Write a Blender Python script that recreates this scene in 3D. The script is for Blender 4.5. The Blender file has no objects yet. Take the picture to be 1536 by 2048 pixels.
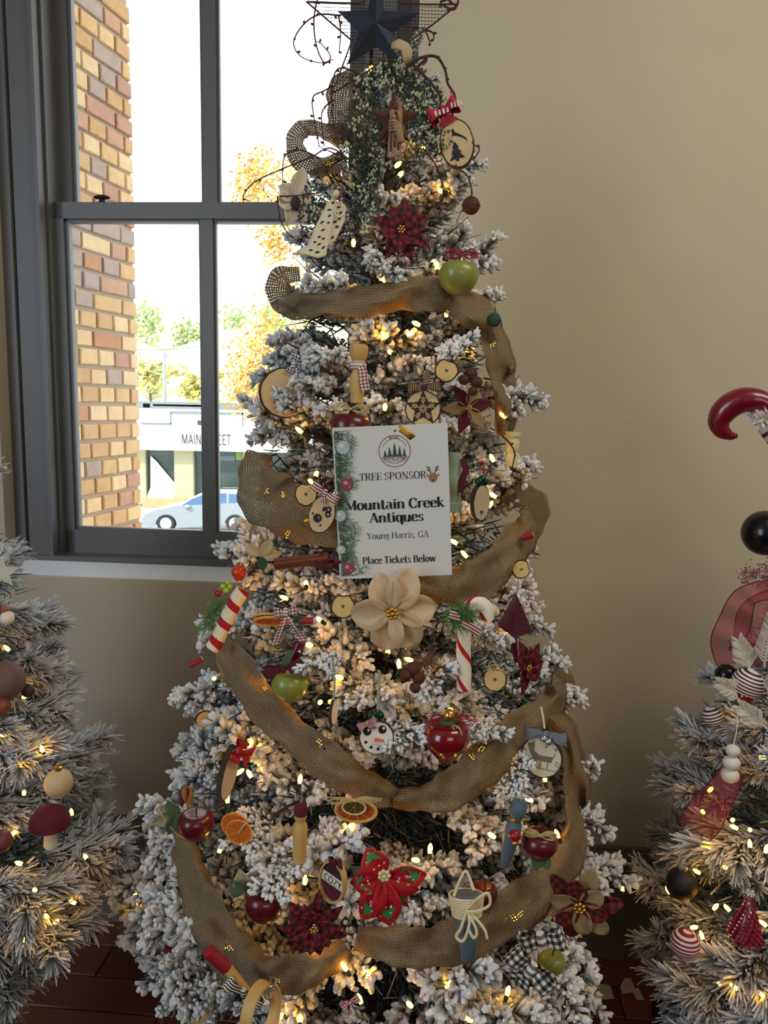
import bpy, math, random
from mathutils import Vector, Matrix
V = Vector
pi = math.pi
R = random.Random(11)
SC = bpy.context.scene
COL = SC.collection

# ------------------------------------------------------------------ camera
F, PITCH, ROLL, YAW, DW = 1539.0, math.radians(8.0), 0.02, math.radians(4.5), 2.35
FW = V((0, math.cos(PITCH), -math.sin(PITCH)))
U0 = V((0, math.sin(PITCH), math.cos(PITCH)))
R0 = V((1, 0, 0))
UP = U0 * math.cos(ROLL) - R0 * math.sin(ROLL)
RT = R0 * math.cos(ROLL) + U0 * math.sin(ROLL)
WT = V((math.cos(YAW), -math.sin(YAW), 0))      # along the back wall
WN = V((math.sin(YAW), math.cos(YAW), 0))       # through the back wall
W0 = V((0, DW, 0))
def ray(px, py): return RT * ((px - 768) / F) - UP * ((py - 1024) / F) + FW
_d = ray(735, 1872)
CAM = V((0, 0, -_d.z * (W0.dot(WN) / _d.dot(WN))))
cd = bpy.data.cameras.new('camera'); co = bpy.data.objects.new('camera', cd); COL.objects.link(co)
cd.sensor_fit = 'VERTICAL'; cd.sensor_height = 36; cd.lens = 36 * F / 2048; cd.clip_start = .02; cd.clip_end = 500
co.matrix_world = Matrix(((RT.x, UP.x, -FW.x, 0), (RT.y, UP.y, -FW.y, 0), (RT.z, UP.z, -FW.z, CAM.z), (0, 0, 0, 1)))
SC.camera = co

# ------------------------------------------------------------------ sky, sun, room lamps, added fill, exposure
vs = SC.view_settings
vs.view_transform = 'Standard'; vs.look = 'None'; vs.gamma = 1; vs.use_curve_mapping = False; vs.exposure = 0.0
SC.cycles.max_bounces = 8; SC.cycles.diffuse_bounces = 4; SC.cycles.transparent_max_bounces = 16
w = bpy.data.worlds.new('sky'); SC.world = w; w.use_nodes = True
w.node_tree.nodes['Background'].inputs[0].default_value = (.93, .97, 1, 1)
w.node_tree.nodes['Background'].inputs[1].default_value = 2.8
def lamp(name, kind, loc, target, energy, col, **kw):
    d = bpy.data.lights.new(name, kind); d.energy = energy; d.color = col
    for k_, v_ in kw.items(): setattr(d, k_, v_)
    o = bpy.data.objects.new(name, d); COL.objects.link(o); o.location = loc
    o.rotation_euler = (V(target) - V(loc)).to_track_quat('-Z', 'Y').to_euler()
    return o
lamp('sun', 'SUN', (0, 0, 20), (12, 14, 4), 4.5, (1, .95, .86), angle=.01)
lamp('room_window_light', 'AREA', (-2.9, -1.6, 2.3), (.6, 1.9, 1.0), 62, (.72, .85, 1), shape='RECTANGLE', size=1.6, size_y=2.2)
lamp('ceiling_lamp', 'AREA', (1.5, .5, 3.6), (1.3, 1.7, 1.2), 42, (1, .95, .84), shape='RECTANGLE', size=1.6, size_y=1.2)
lamp('fill_lamp', 'AREA', (1.1, -3.2, 2.5), (.9, 2.2, .5), 26, (1, .84, .62), shape='RECTANGLE', size=2.0, size_y=1.2)  # added warm fill behind the camera, lifts the lower wall and baseboard
SRGB = lambda c: tuple((x / 255 / 12.92) if x <= 10 else ((x / 255 + .055) / 1.055) ** 2.4 for x in c)

# ------------------------------------------------------------------ pixel geometry (true distances)
def at(px, py, Y):
    d = ray(px, py); return CAM + d * (Y / d.y)
def depth(P): return (P - CAM).dot(FW)
def proj(P):
    q = P - CAM; z = q.dot(FW); return 768 + F * q.dot(RT) / z, 1024 - F * q.dot(UP) / z
def wl(px, py, y=0.0):
    """point of the back wall's own frame (x along, y through, z up) seen at a pixel, on the plane y."""
    d = ray(px, py); t = (W0 + WN * y - CAM).dot(WN) / d.dot(WN); P = CAM + d * t
    return V(((P - W0).dot(WT), y, P.z))

# ------------------------------------------------------------------ mesh builder
class MB:
    def __init__(s, k=1.0, off=(0, 0, 0)):
        s.k = k; s.o = V(off); s.v = []; s.f = []; s.mi = []; s.t = []; s.c = []; s.X = None
    def add(s, vs_, fs, m=0, tex=None, c=None):
        b = len(s.v)
        for p in vs_:
            p = V(p)
            if s.X is not None: p = s.X @ p
            s.v.append((p + s.o) * s.k)
        s.t.extend(tex if tex else [(q[0], q[2], 0) for q in vs_])
        if c is None: c = 1.0
        s.c.extend(c if isinstance(c, (list, tuple)) else [c] * len(vs_))
        for f in fs:
            s.f.append([b + i for i in f]); s.mi.append(m)
        return s
    def box(s, a, b, m=0, ch=0.0):
        (x0, y0, z0), (x1, y1, z1) = a, b
        vs_ = [(x, y, z) for x in (x0, x1) for y in (y0, y1) for z in (z0, z1)]
        return s.add(vs_, [(0, 1, 3, 2), (4, 6, 7, 5), (0, 4, 5, 1), (2, 3, 7, 6), (0, 2, 6, 4), (1, 5, 7, 3)], m)
    def tube(s, path, r, n=6, m=0, c=None, cap=True):
        P = [V(p) for p in path]; N = len(P)
        rs = r if isinstance(r, (list, tuple)) else [r] * N
        vs_, fs, tx, cc = [], [], [], []
        nrm = None; L = 0
        for i in range(N):
            t = (P[min(i + 1, N - 1)] - P[max(i - 1, 0)])
            t = t.normalized() if t.length > 1e-9 else V((0, 0, 1))
            if nrm is None:
                nrm = t.orthogonal().normalized()
            nrm = (nrm - t * nrm.dot(t))
            nrm = nrm.normalized() if nrm.length > 1e-6 else t.orthogonal().normalized()
            bn = t.cross(nrm)
            if i: L += (P[i] - P[i - 1]).length
            for j in range(n):
                a = 2 * pi * j / n
                vs_.append(P[i] + (nrm * math.cos(a) + bn * math.sin(a)) * rs[i]); tx.append((L, rs[i] * a, 0))
                cc.append(c[i] if isinstance(c, (list, tuple)) else (1 if c is None else c))
        for i in range(N - 1):
            for j in range(n):
                a, b = i * n + j, i * n + (j + 1) % n
                fs.append((a, b, b + n, a + n))
        if cap: fs += [tuple(range(n - 1, -1, -1)), tuple(range((N - 1) * n, N * n))]
        return s.add(vs_, fs, m, tx, cc)
    def lathe(s, prof, n=20, ctr=(0, 0, 0), m=0, ax='z', sq=(1, 1), wob=0):
        vs_, tx = [], []
        for i, (r, z) in enumerate(prof):
            for j in range(n):
                a = 2 * pi * j / n; rr = max(r, 1e-5) * (1 + wob * math.sin(a * 5))
                x, y = rr * math.cos(a) * sq[0], rr * math.sin(a) * sq[1]
                p = (x, y, z) if ax == 'z' else (x, -z, y) if ax == 'y' else (z, x, y)
                vs_.append((p[0] + ctr[0], p[1] + ctr[1], p[2] + ctr[2])); tx.append((a / (2 * pi), z, 0))
        fs = [(i * n + j, i * n + (j + 1) % n, (i + 1) * n + (j + 1) % n, (i + 1) * n + j) for i in range(len(prof) - 1) for j in range(n)]
        fs += [tuple(range(n - 1, -1, -1)), tuple(range((len(prof) - 1) * n, len(prof) * n))]
        return s.add(vs_, fs, m, tx)
    def ball(s, ctr, r, sc=(1, 1, 1), n=12, m=0):
        h = n // 2 + 1
        return s.lathe([(r * math.sin(pi * i / h), -r * sc[2] * math.cos(pi * i / h)) for i in range(h + 1)], n, ctr, m, 'z', sc[:2])
    def prism(s, pts, y0, y1, m=0, ms=None):
        """outline (x,z) extruded from the front y0 to the back y1."""
        n = len(pts)
        s.add([(x, y0, z) for x, z in pts], [tuple(range(n))], m)
        s.add([(x, y1, z) for x, z in pts], [tuple(range(n - 1, -1, -1))], m)
        return s.add([(x, y, z) for y in (y0, y1) for x, z in pts], [(i, n + i, n + (i + 1) % n, (i + 1) % n) for i in range(n)], m if ms is None else ms)
    def strip(s, path, wid, m=0, nw=4, wave=None, v0=0):
        """ribbon: path of points, wid the half-width vector at each."""
        P = [V(p) for p in path]; N = len(P); vs_, tx = [], []; L = 0
        for i in range(N):
            if i: L += (P[i] - P[i - 1]).length
            for j in range(nw + 1):
                q = 2 * j / nw - 1; W = V(wid[i]); d = V((0, 0, 0))
                if wave: d = wave(i / (N - 1), q)
                vs_.append(P[i] + W * q + d); tx.append((L, W.length * q + v0, 0))
        fs = [(i * (nw + 1) + j, i * (nw + 1) + j + 1, (i + 1) * (nw + 1) + j + 1, (i + 1) * (nw + 1) + j) for i in range(N - 1) for j in range(nw)]
        return s.add(vs_, fs, m, tx)
    def build(s, name, mats, parent=None, smooth=True, link=True):
        me = bpy.data.meshes.new(name); me.from_pydata([tuple(p) for p in s.v], [], s.f)
        mats = mats if isinstance(mats, (list, tuple)) else [mats]
        for m in mats: me.materials.append(m)
        me.polygons.foreach_set('material_index', s.mi)
        me.polygons.foreach_set('use_smooth', [smooth] * len(s.f))
        a = me.attributes.new('tex', 'FLOAT_VECTOR', 'POINT'); a.data.foreach_set('vector', [x for t in s.t for x in t])
        a = me.attributes.new('c', 'FLOAT', 'POINT'); a.data.foreach_set('value', s.c)
        if smooth: me.set_sharp_from_angle(angle=math.radians(48))
        me.update()
        o = bpy.data.objects.new(name, me)
        if link: COL.objects.link(o)
        if parent is not None: o.parent = parent
        return o

def tag(o, label, cat, group=None):
    o['label'] = label; o['category'] = cat
    if group: o['group'] = group
    return o
def empty(name, loc=(0, 0, 0), rot=(0, 0, 0), parent=None):
    o = bpy.data.objects.new(name, None); COL.objects.link(o); o.location = loc; o.rotation_euler = rot; o.empty_display_size = .05
    if parent is not None: o.parent = parent
    return o
def struct(o): o['kind'] = 'structure'; return o
def stuff(o): o['kind'] = 'stuff'; return o
def copy_tree(o, parent=None):
    c = o.copy(); COL.objects.link(c); c.parent = parent
    for ch in o.children: copy_tree(ch, c)
    return c
def arc(cx, cz, rx, rz, a0, a1, n=14):
    return [(cx + rx * math.cos(math.radians(a0 + (a1 - a0) * i / n)), cz + rz * math.sin(math.radians(a0 + (a1 - a0) * i / n))) for i in range(n + 1)]
def ell(rx, rz, n=24, jit=0, cx=0, cz=0, rng=R):
    return [(cx + rx * math.cos(2 * pi * i / n) * (1 + rng.uniform(-jit, jit)), cz + rz * math.sin(2 * pi * i / n) * (1 + rng.uniform(-jit, jit))) for i in range(n)]
def star(n, r1, r2, rot=90, cx=0, cz=0):
    return [(cx + (r1 if i % 2 == 0 else r2) * math.cos(math.radians(rot + 180 * i / n)), cz + (r1 if i % 2 == 0 else r2) * math.sin(math.radians(rot + 180 * i / n))) for i in range(2 * n)]
def spline(pts, n=6):
    P = [V(p) for p in pts]; out = []
    if len(P) < 3: return P
    for i in range(len(P) - 1):
        a, b, c_, d = P[max(i - 1, 0)], P[i], P[i + 1], P[min(i + 2, len(P) - 1)]
        for j in range(n):
            t = j / n
            out.append(.5 * ((2 * b) + (c_ - a) * t + (2 * a - 5 * b + 4 * c_ - d) * t * t + (3 * b - a - 3 * c_ + d) * t ** 3))
    return out + [P[-1]]

# ------------------------------------------------------------------ materials
class NT:
    def __init__(s, name):
        s.m = bpy.data.materials.new(name); s.m.use_nodes = True; s.t = s.m.node_tree; s.b = s.t.nodes['Principled BSDF']; s.out = s.t.nodes['Material Output']
    def n(s, typ, **kw):
        o = s.t.nodes.new('ShaderNode' + typ)
        for k_, v_ in kw.items(): setattr(o, k_, v_)
        return o
    def l(s, a, b): s.t.links.new(a, b)
    def math(s, op, a, b=None, c=None):
        o = s.n('Math', operation=op)
        for i, q in enumerate((a, b, c)):
            if q is None: continue
            if isinstance(q, (int, float)): o.inputs[i].default_value = q
            else: s.l(q, o.inputs[i])
        return o.outputs[0]
    def mix(s, f, a, b):
        o = s.n('Mix', data_type='RGBA')
        for i, q in ((0, f), (6, a), (7, b)):
            if isinstance(q, (int, float)): o.inputs[i].default_value = q
            elif isinstance(q, tuple): o.inputs[i].default_value = (*q[:3], 1)
            else: s.l(q, o.inputs[i])
        return o.outputs[2]
    def attr(s, name): return s.n('Attribute', attribute_name=name)
    def texuv(s):
        x = s.n('SeparateXYZ'); s.l(s.attr('tex').outputs['Vector'], x.inputs[0]); return x.outputs[0], x.outputs[1]
    def noise(s, scale, detail=3, vec=None, rough=.5):
        o = s.n('TexNoise'); o.inputs['Scale'].default_value = scale; o.inputs['Detail'].default_value = detail; o.inputs['Roughness'].default_value = rough
        if vec is None:
            tc = s.n('TexCoord'); vec = tc.outputs['Object']
        s.l(vec, o.inputs['Vector']); return o.outputs[0]
    def bump(s, h, strength=.3, dist=.002):
        o = s.n('Bump'); o.inputs['Strength'].default_value = strength; o.inputs['Distance'].default_value = dist
        s.l(h, o.inputs['Height']); s.l(o.outputs[0], s.b.inputs['Normal'])
    def ramp(s, f, stops):
        o = s.n('ValToRGB'); e = o.color_ramp.elements
        while len(e) < len(stops): e.new(.5)
        for q, (p, c) in zip(e, stops): q.position = p; q.color = (*c[:3], 1)
        s.l(f, o.inputs[0]); return o.outputs[0]
    def col(s, c):
        if isinstance(c, tuple): s.b.inputs['Base Color'].default_value = (*c[:3], 1)
        else: s.l(c, s.b.inputs['Base Color'])
MC = {}
def M(name, rgb, rough=.6, metal=0, var=.15, scale=40, bump=0, coat=0, emit=0, alpha=None, trans=0):
    if name in MC: return MC[name]
    q = NT(name); c = SRGB(rgb)
    nz = q.noise(scale, 4)
    if var: q.col(q.mix(nz, tuple(x * (1 - var) for x in c), tuple(min(1, x * (1 + var)) for x in c)))
    else: q.col(c)
    q.b.inputs['Roughness'].default_value = rough; q.b.inputs['Metallic'].default_value = metal
    q.b.inputs['Coat Weight'].default_value = coat
    if bump: q.bump(nz, bump)
    if emit:
        q.b.inputs['Emission Color'].default_value = (*c, 1); q.b.inputs['Emission Strength'].default_value = emit
    if alpha is not None: q.b.inputs['Alpha'].default_value = alpha
    MC[name] = q.m; return q.m
def m_check(name, c1, c2, period, rough=.8, c3=None, sheen=0):
    """buffalo check / gingham on the 'tex' coordinates: c1 where both bands are light, c2 where both dark."""
    if name in MC: return MC[name]
    q = NT(name); u, v = q.texuv()
    a = q.math('GREATER_THAN', q.math('FRACT', q.math('DIVIDE', u, period)), .5)
    b = q.math('GREATER_THAN', q.math('FRACT', q.math('DIVIDE', v, period)), .5)
    f = q.math('MULTIPLY', q.math('ADD', a, b), .5)
    c1, c2 = SRGB(c1), SRGB(c2); c3 = SRGB(c3) if c3 else tuple((x + y) / 2.6 for x, y in zip(c1, c2))
    q.col(q.mix(q.math('GREATER_THAN', f, .75), q.mix(q.math('GREATER_THAN', f, .25), c1, c3), c2))
    q.b.inputs['Roughness'].default_value = rough; MC[name] = q.m; return q.m
def m_stripe(name, c1, c2, period, axis=1, duty=.5, rough=.7, slant=0):
    if name in MC: return MC[name]
    q = NT(name); uv = q.texuv(); s_ = uv[axis]
    if slant: s_ = q.math('ADD', s_, q.math('MULTIPLY', uv[1 - axis], slant))
    f = q.math('GREATER_THAN', q.math('FRACT', q.math('DIVIDE', s_, period)), duty)
    q.col(q.mix(f, SRGB(c1), SRGB(c2))); q.b.inputs['Roughness'].default_value = rough; MC[name] = q.m; return q.m
def m_burlap(name, dark, light, period=.0046, hole=.42, sheer=None):
    """open plain weave: threads over and under with see-through gaps."""
    if name in MC: return MC[name]
    q = NT(name); u, v = q.texuv()
    at_ = q.attr('tex').outputs['Vector']; nz = q.noise(60, 2, at_)
    wob = q.math('MULTIPLY', nz, .006)
    def th(x, y): return q.math('ABSOLUTE', q.math('SINE', q.math('MULTIPLY', q.math('ADD', x, wob), pi / period)))
    a, b = th(u, v), th(v, u); mx = q.math('MAXIMUM', a, b)
    big = q.noise(9, 2, at_)
    c = q.mix(mx, SRGB(dark), SRGB(light)); c = q.mix(q.math('MULTIPLY', big, .3), c, tuple(x * .55 for x in SRGB(dark)))
    q.col(c); q.b.inputs['Roughness'].default_value = .9
    q.bump(mx, .6, .0011)
    al = q.math('GREATER_THAN', mx, q.math('MULTIPLY', q.math('ADD', nz, .5), hole)); q.l(al, q.b.inputs['Alpha'])
    tr = q.n('BsdfTranslucent'); tr.inputs[0].default_value = (*SRGB(light), 1)
    MC[name] = q.m; return q.m
def m_needle(name, dark, light, tip=.9, sss=0):
    """flocked needle: 'c' runs from the green base (0) to the snowy tip (1)."""
    q = NT(name); c = q.attr('c').outputs['Fac']
    nz = q.noise(90, 2)
    f = q.math('ADD', c, q.math('MULTIPLY', q.math('SUBTRACT', nz, .5), .35))
    q.col(q.ramp(f, [(0.05, SRGB(dark)), (.45, tuple((x + y) / 2.4 for x, y in zip(SRGB(dark), SRGB(light)))), (tip, SRGB(light))]))
    q.b.inputs['Roughness'].default_value = .85; q.b.inputs['Specular IOR Level'].default_value = .2
    return q.m
def m_rings(name, light, dark, freq=55, cx=0, cz=0):
    """end grain: growth rings round the middle of the slice (tex in the ornament's own units)."""
    if name in MC: return MC[name]
    q = NT(name); at_ = q.attr('tex').outputs['Vector']
    ln = q.n('VectorMath', operation='LENGTH'); q.l(at_, ln.inputs[0])
    nz = q.noise(.06, 3, at_)
    f = q.math('SINE', q.math('ADD', q.math('MULTIPLY', ln.outputs['Value'], freq / 36), q.math('MULTIPLY', nz, 9)))
    q.col(q.mix(q.math('MULTIPLY_ADD', f, .22, .3), SRGB(light), SRGB(dark))); q.b.inputs['Roughness'].default_value = .65
    MC[name] = q.m; return q.m
# ================================================================== ROOM SHELL
def m_plaster():
    q = NT('plaster'); c = SRGB((199, 187, 161))
    n1 = q.noise(1.6, 5); n2 = q.noise(38, 4)
    q.col(q.mix(n1, tuple(x * .86 for x in c), tuple(x * 1.1 for x in c))); q.b.inputs['Roughness'].default_value = .75
    q.bump(q.math('ADD', q.math('MULTIPLY', n1, .6), q.math('MULTIPLY', n2, .35)), .35, .006); return q.m
PLASTER = m_plaster()
TRIM = M('grey_trim_paint', (104, 104, 104), .42, var=.05, scale=12)
BASEB = M('baseboard_paint', (112, 104, 96), .45, var=.06, scale=10)
WROT = (0, 0, -YAW)
def on_wall(o): o.location = W0; o.rotation_euler = WROT; return o
xL, xR = wl(7, 1000, 0).x, wl(838, 60, 0).x
zA = wl(250, 1157, 0).z                       # plaster edge under the ledge
zB = wl(250, 1126, .055).z                    # top of the white ledge
ZT, TH = 3.25, .25
b = MB()
b.box((-3.6, 0, 0), (xL, TH, 9)); b.box((xR, 0, 0), (3.6, TH, 9))
b.box((xL, 0, ZT), (xR, TH, 9))
pr = [(0, 0), (0, zA - .006), (.004, zA), (.055, zB), (TH, zB), (TH, 0)]
n_ = len(pr)
b.add([(x, y, z) for x in (xL, xR) for y, z in pr], [(i, (i + 1) % n_, n_ + (i + 1) % n_, n_ + i) for i in range(n_)] + [tuple(range(n_ - 1, -1, -1)), tuple(range(n_, 2 * n_))])
struct(on_wall(b.build('wall_back', PLASTER, smooth=False)))
b = MB(); b.box((xL, -.002, zA - .004), (xR, .004, zA + .004)); 
LEDGE = M('white_ledge_paint', (240, 243, 248), .5, var=.03)
b = MB(); b.add([(x, y, z) for x in (xL + .02, xR) for y, z in ((.003, zA + .001), (.055, zB + .003), (.075, zB + .003), (.075, zB - .02), (.006, zA - .012))],
    [(0, 1, 6, 5), (1, 2, 7, 6), (2, 3, 8, 7), (3, 4, 9, 8), (4, 0, 5, 9), (4, 3, 2, 1, 0), (5, 6, 7, 8, 9)])
struct(on_wall(b.build('trim_1', LEDGE, smooth=False)))
# the rest of the room, closed so that daylight only comes through the window
b = MB(); b.box((-3.6, -5.2, 0), (-3.45, 2.75, 9)); struct(b.build('wall_left', PLASTER, smooth=False))
b = MB(); b.box((3.45, -5.2, 0), (3.6, 2.2, 9)); struct(b.build('wall_right', PLASTER, smooth=False))
b = MB(); b.box((-3.6, -5.35, 0), (3.6, -5.2, 9)); struct(b.build('wall_front', PLASTER, smooth=False))
b = MB(); b.box((-3.6, -5.3, 3.7), (3.6, 2.75, 3.85)); struct(b.build('ceiling', M('ceiling_white', (215, 210, 198), .8, var=.02), smooth=False))
zb = wl(700, 1665, -.022).z
b = MB(); b.box((-3.4, -.022, 0), (3.3, 0, zb - .03)); b.box((-3.4, -.028, zb - .03), (3.3, 0, zb - .008)); b.box((-3.4, -.018, zb - .008), (3.3, 0, zb))
struct(on_wall(b.build('baseboard_back', BASEB, smooth=False)))
# floor: sub-floor with single planks
def m_floor(i):
    q = NT('floorboard_wood'); tc = q.n('TexCoord'); mp = q.n('Mapping'); mp.inputs['Scale'].default_value = (1.5, 26, 26)
    q.l(tc.outputs['Object'], mp.inputs['Vector']); nz = q.noise(1.6, 6, mp.outputs[0], .6); n2 = q.noise(2, 2)
    c = SRGB([(112, 58, 36), (96, 46, 30), (124, 66, 42)][i])
    q.col(q.mix(q.math('MULTIPLY', q.math('ADD', nz, n2), .5), tuple(x * .45 for x in c), tuple(x * 1.35 for x in c)))
    q.b.inputs['Roughness'].default_value = .33; q.bump(nz, .15, .001); return q.m
FLM = [m_floor(i) for i in range(3)]
b = MB(); b.box((-3.6, -5.3, -.1), (3.6, 2.75, -.012))
fl = struct(b.build('floor', M('subfloor', (40, 22, 16), .7), smooth=False))
y = -.004
for r in range(7):
    wd = .132; x = -2.6 + R.uniform(-.8, 0)
    while x < 2.4:
        L = R.uniform(1.5, 2.6); b = MB(); c = .003
        x0, x1, y0, y1 = x + .0015, x + L - .0015, y - wd + .0018, y - .0018
        b.add([(x0, y0, -.012), (x1, y0, -.012), (x1, y1, -.012), (x0, y1, -.012), (x0, y0, -.003), (x1, y0, -.003), (x1, y1, -.003), (x0, y1, -.003),
               (x0 + c, y0 + c, 0), (x1 - c, y0 + c, 0), (x1 - c, y1 - c, 0), (x0 + c, y1 - c, 0)],
              [(0, 1, 5, 4), (1, 2, 6, 5), (2, 3, 7, 6), (3, 0, 4, 7), (4, 5, 9, 8), (5, 6, 10, 9), (6, 7, 11, 10), (7, 4, 8, 11), (8, 9, 10, 11)])
        on_wall(b.build('plank', FLM[R.randrange(3)], fl, smooth=False)); x += L
    y -= wd

# ------------------------------------------------------------------ window
win = on_wall(empty('window_1')); struct(win)
def q_glass():
    q = NT('window_glass'); q.t.nodes.remove(q.b)
    tr = q.n('BsdfTransparent'); gl = q.n('BsdfGlossy'); gl.inputs['Roughness'].default_value = .02; fr = q.n('Fresnel'); fr.inputs[0].default_value = 1.12
    tr.inputs[0].default_value = (.97, .985, .98, 1); mx = q.n('MixShader'); q.l(fr.outputs[0], mx.inputs[0]); q.l(tr.outputs[0], mx.inputs[1]); q.l(gl.outputs[0], mx.inputs[2]); q.l(mx.outputs[0], q.out.inputs[0]); return q.m
GLASS = q_glass()
YU, YLo = .165, .12
xc = wl(417, 200, YU).x
zs0 = wl(250, 1117, .05).z
def wx(px, y, py=1040): return wl(px, py, y).x
def wz(py, y, px=300): return wl(px, py, y).z
b = MB()
for p0, p1, yy in ((7, 50, .06), (50, 57, .078), (57, 97, .068), (97, 104, .05), (104, 117, .108), (117, 121.5, .09), (121.5, 128, .195)):
    x0, x1 = wx(p0, yy), wx(p1, yy)
    if p0 == 7: x0 = xL
    for m in (0, 1):
        a0, a1 = (x0, x1) if not m else (2 * xc - x1, 2 * xc - x0)
        b.box((a0, yy, zs0), (a1, .215, ZT))
b.box((2 * xc - wx(50, .06), .06, zs0), (xR, .215, ZT)); b.box((xL, .06, ZT - .09), (xR, .3, ZT))
b.build('casing', TRIM, win, smooth=False)
b = MB(); b.box((xL, .05, zB), (xR, .3, zs0)); b.box((xL, .058, zB - .006), (xR, .3, zB + .002))
b.build('stool', TRIM, win, smooth=False)
def sash(name, y, xl, xr, zb_, zt_, stile, rail_b, rail_t, mun, glass_y):
    b = MB(); dp = .036
    b.box((xl, y, zb_), (xl + stile, y + dp, zt_)); b.box((xr - stile, y, zb_), (xr, y + dp, zt_))
    b.box((xl, y, zb_), (xr, y + dp, zb_ + rail_b)); b.box((xl, y, zt_ - rail_t), (xr, y + dp, zt_))
    bw = .012
    for a0, a1 in ((xl + stile, xl + stile + bw), (xr - stile - bw, xr - stile)): b.box((a0, y + .012, zb_), (a1, y + dp, zt_))
    b.box((xl, y + .012, zb_ + rail_b), (xr, y + dp, zb_ + rail_b + bw * .7)); b.box((xl, y + .012, zt_ - rail_t - bw * .6), (xr, y + dp, zt_ - rail_t))
    s = b.build(name, TRIM, win, smooth=False)
    b = MB(); b.box((xc - mun / 2, y + .006, zb_ + rail_b), (xc + mun / 2, y + dp, zt_ - rail_t)); b.box((xc - mun * .72, y + .018, zb_ + rail_b), (xc + mun * .72, y + dp - .002, zt_ - rail_t))
    b.build('muntin', TRIM, s, smooth=False)
    for a0, a1 in ((xl + stile, xc), (xc, xr - stile)):
        b = MB(); b.box((a0 - .002, glass_y, zb_ + rail_b - .002), (a1 + .002, glass_y + .003, zt_ - rail_t + .002)); b.build('pane', GLASS, s, smooth=False)
    return s
xl_ = wx(121.5, YLo); mzr = wz(437, YLo)
lo = sash('lower_sash', YLo, xl_, 2 * xc - xl_, zs0, wz(404, YLo), wx(148, YLo) - xl_, wz(1064, YLo) - zs0, wz(404, YLo) - mzr, (wx(427, YLo, 700) - wx(403, YLo, 700)), YLo + .022)
xl2 = wx(110, YU, 200)
sash('upper_sash', YU, xl2, 2 * xc - xl2, mzr, ZT - .09, wx(137, YU, 200) - xl2, .035, .06, wx(432, YU, 200) - wx(405, YU, 200), YU + .022)
kp = wl(203, 404, YLo + .012)
b = MB(); b.lathe([(.016, 0), (.018, .003), (.010, .006), (.009, .012), (.024, .014), (.028, .019), (.02, .024), (.004, .025)], 16, (kp.x, YLo + .016, wz(404, YLo)), sq=(1, .55)); b.build('sash_lock', M('black_iron', (26, 26, 30), .4), lo)

# ================================================================== OUTSIDE THE WINDOW
# brick wing of the building, each visible brick its own piece
A = at(150, 700, 3.05); B2 = at(273, 700, 3.46); D = V((B2.x - A.x, B2.y - A.y, 0)).normalized(); Nn = V((D.y, -D.x, 0))
A0 = V((A.x, A.y, 0)) - D * .42; LEN = (V((B2.x, B2.y, 0)) - A0).length
z_lo, z_hi = at(210, 1110, 3.2).z, at(210, -40, 3.2).z
wing = empty('trim_2', A0, (0, 0, math.atan2(D.y, D.x))); struct(wing)
b = MB(); b.box((0, .006, -4.6), (LEN - .004, .5, 6)); b.build('mortar', M('mortar', (176, 158, 138), .95, var=.12, scale=90, bump=.5), wing, smooth=False)
BRC = [(206, 168, 118), (216, 182, 134), (198, 156, 108), (190, 146, 118), (182, 136, 114), (170, 148, 136), (220, 190, 146), (188, 134, 96)]
def m_brick(i, c):
    q = NT('brick_%d' % i); c = SRGB(c); tc = q.n('TexCoord'); oi = q.n('ObjectInfo')
    vm = q.n('VectorMath', operation='ADD'); q.l(tc.outputs['Object'], vm.inputs[0]); q.l(oi.outputs['Location'], vm.inputs[1])
    n1 = q.noise(22, 4, vm.outputs[0], .65); n2 = q.noise(110, 3, vm.outputs[0])
    q.col(q.mix(n1, tuple(x * .72 + .02 for x in c), tuple(min(1, x * 1.3 + .03) for x in c))); q.b.inputs['Roughness'].default_value = .9; q.bump(n2, .5, .002); return q.m
BRM = [m_brick(i, c) for i, c in enumerate(BRC)]
BME = {}
def brick_mesh(i, L):
    if (i, L) not in BME:
        b = MB(); h, c = .0295, .004
        ring = lambda y, e: [(-L / 2 + e, y, -h + e), (L / 2 - e, y, -h + e), (L / 2 - e, y, h - e), (-L / 2 + e, y, h - e)]
        b.add(ring(-.006, c) + ring(-.002, 0) + ring(.02, 0), [(0, 1, 2, 3)] + [(4 * k_ + j, 4 * k_ + 4 + j, 4 * k_ + 4 + (j + 1) % 4, 4 * k_ + (j + 1) % 4) for k_ in (0, 1) for j in range(4)])
        for p in range(len(b.v)): b.v[p] += V((R.uniform(-1, 1), 0, R.uniform(-1, 1))) * .0018
        o = b.build('brick', BRM[i], link=False, smooth=False); BME[(i, L)] = o.data; bpy.data.objects.remove(o)
    return BME[(i, L)]
z = z_lo; row = 0
while z < z_hi:
    x = LEN
    while x > .03:
        L = R.choice([.1, .1, .105, .11, .11, .185 if z > 2.0 else .1]); L0 = L
        if x == LEN and row % 2: L = .055
        if x - L < 0: break
        k_ = R.choice([0, 1, 2, 7, 6, 0, 1, 2, 6]) if R.random() < (.88 if z < 2.1 else .55) else R.choice([3, 4, 5, 5, 4])
        o = bpy.data.objects.new('brick', brick_mesh(k_, L)); COL.objects.link(o); o.parent = wing
        o.location = (x - L / 2, R.uniform(-.002, .002), z + R.uniform(-.0015, .0015)); o.rotation_euler = (0, R.uniform(-.012, .012), R.uniform(-.01, .01))
        x -= L + .011
    z += .0745; row += 1

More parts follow.
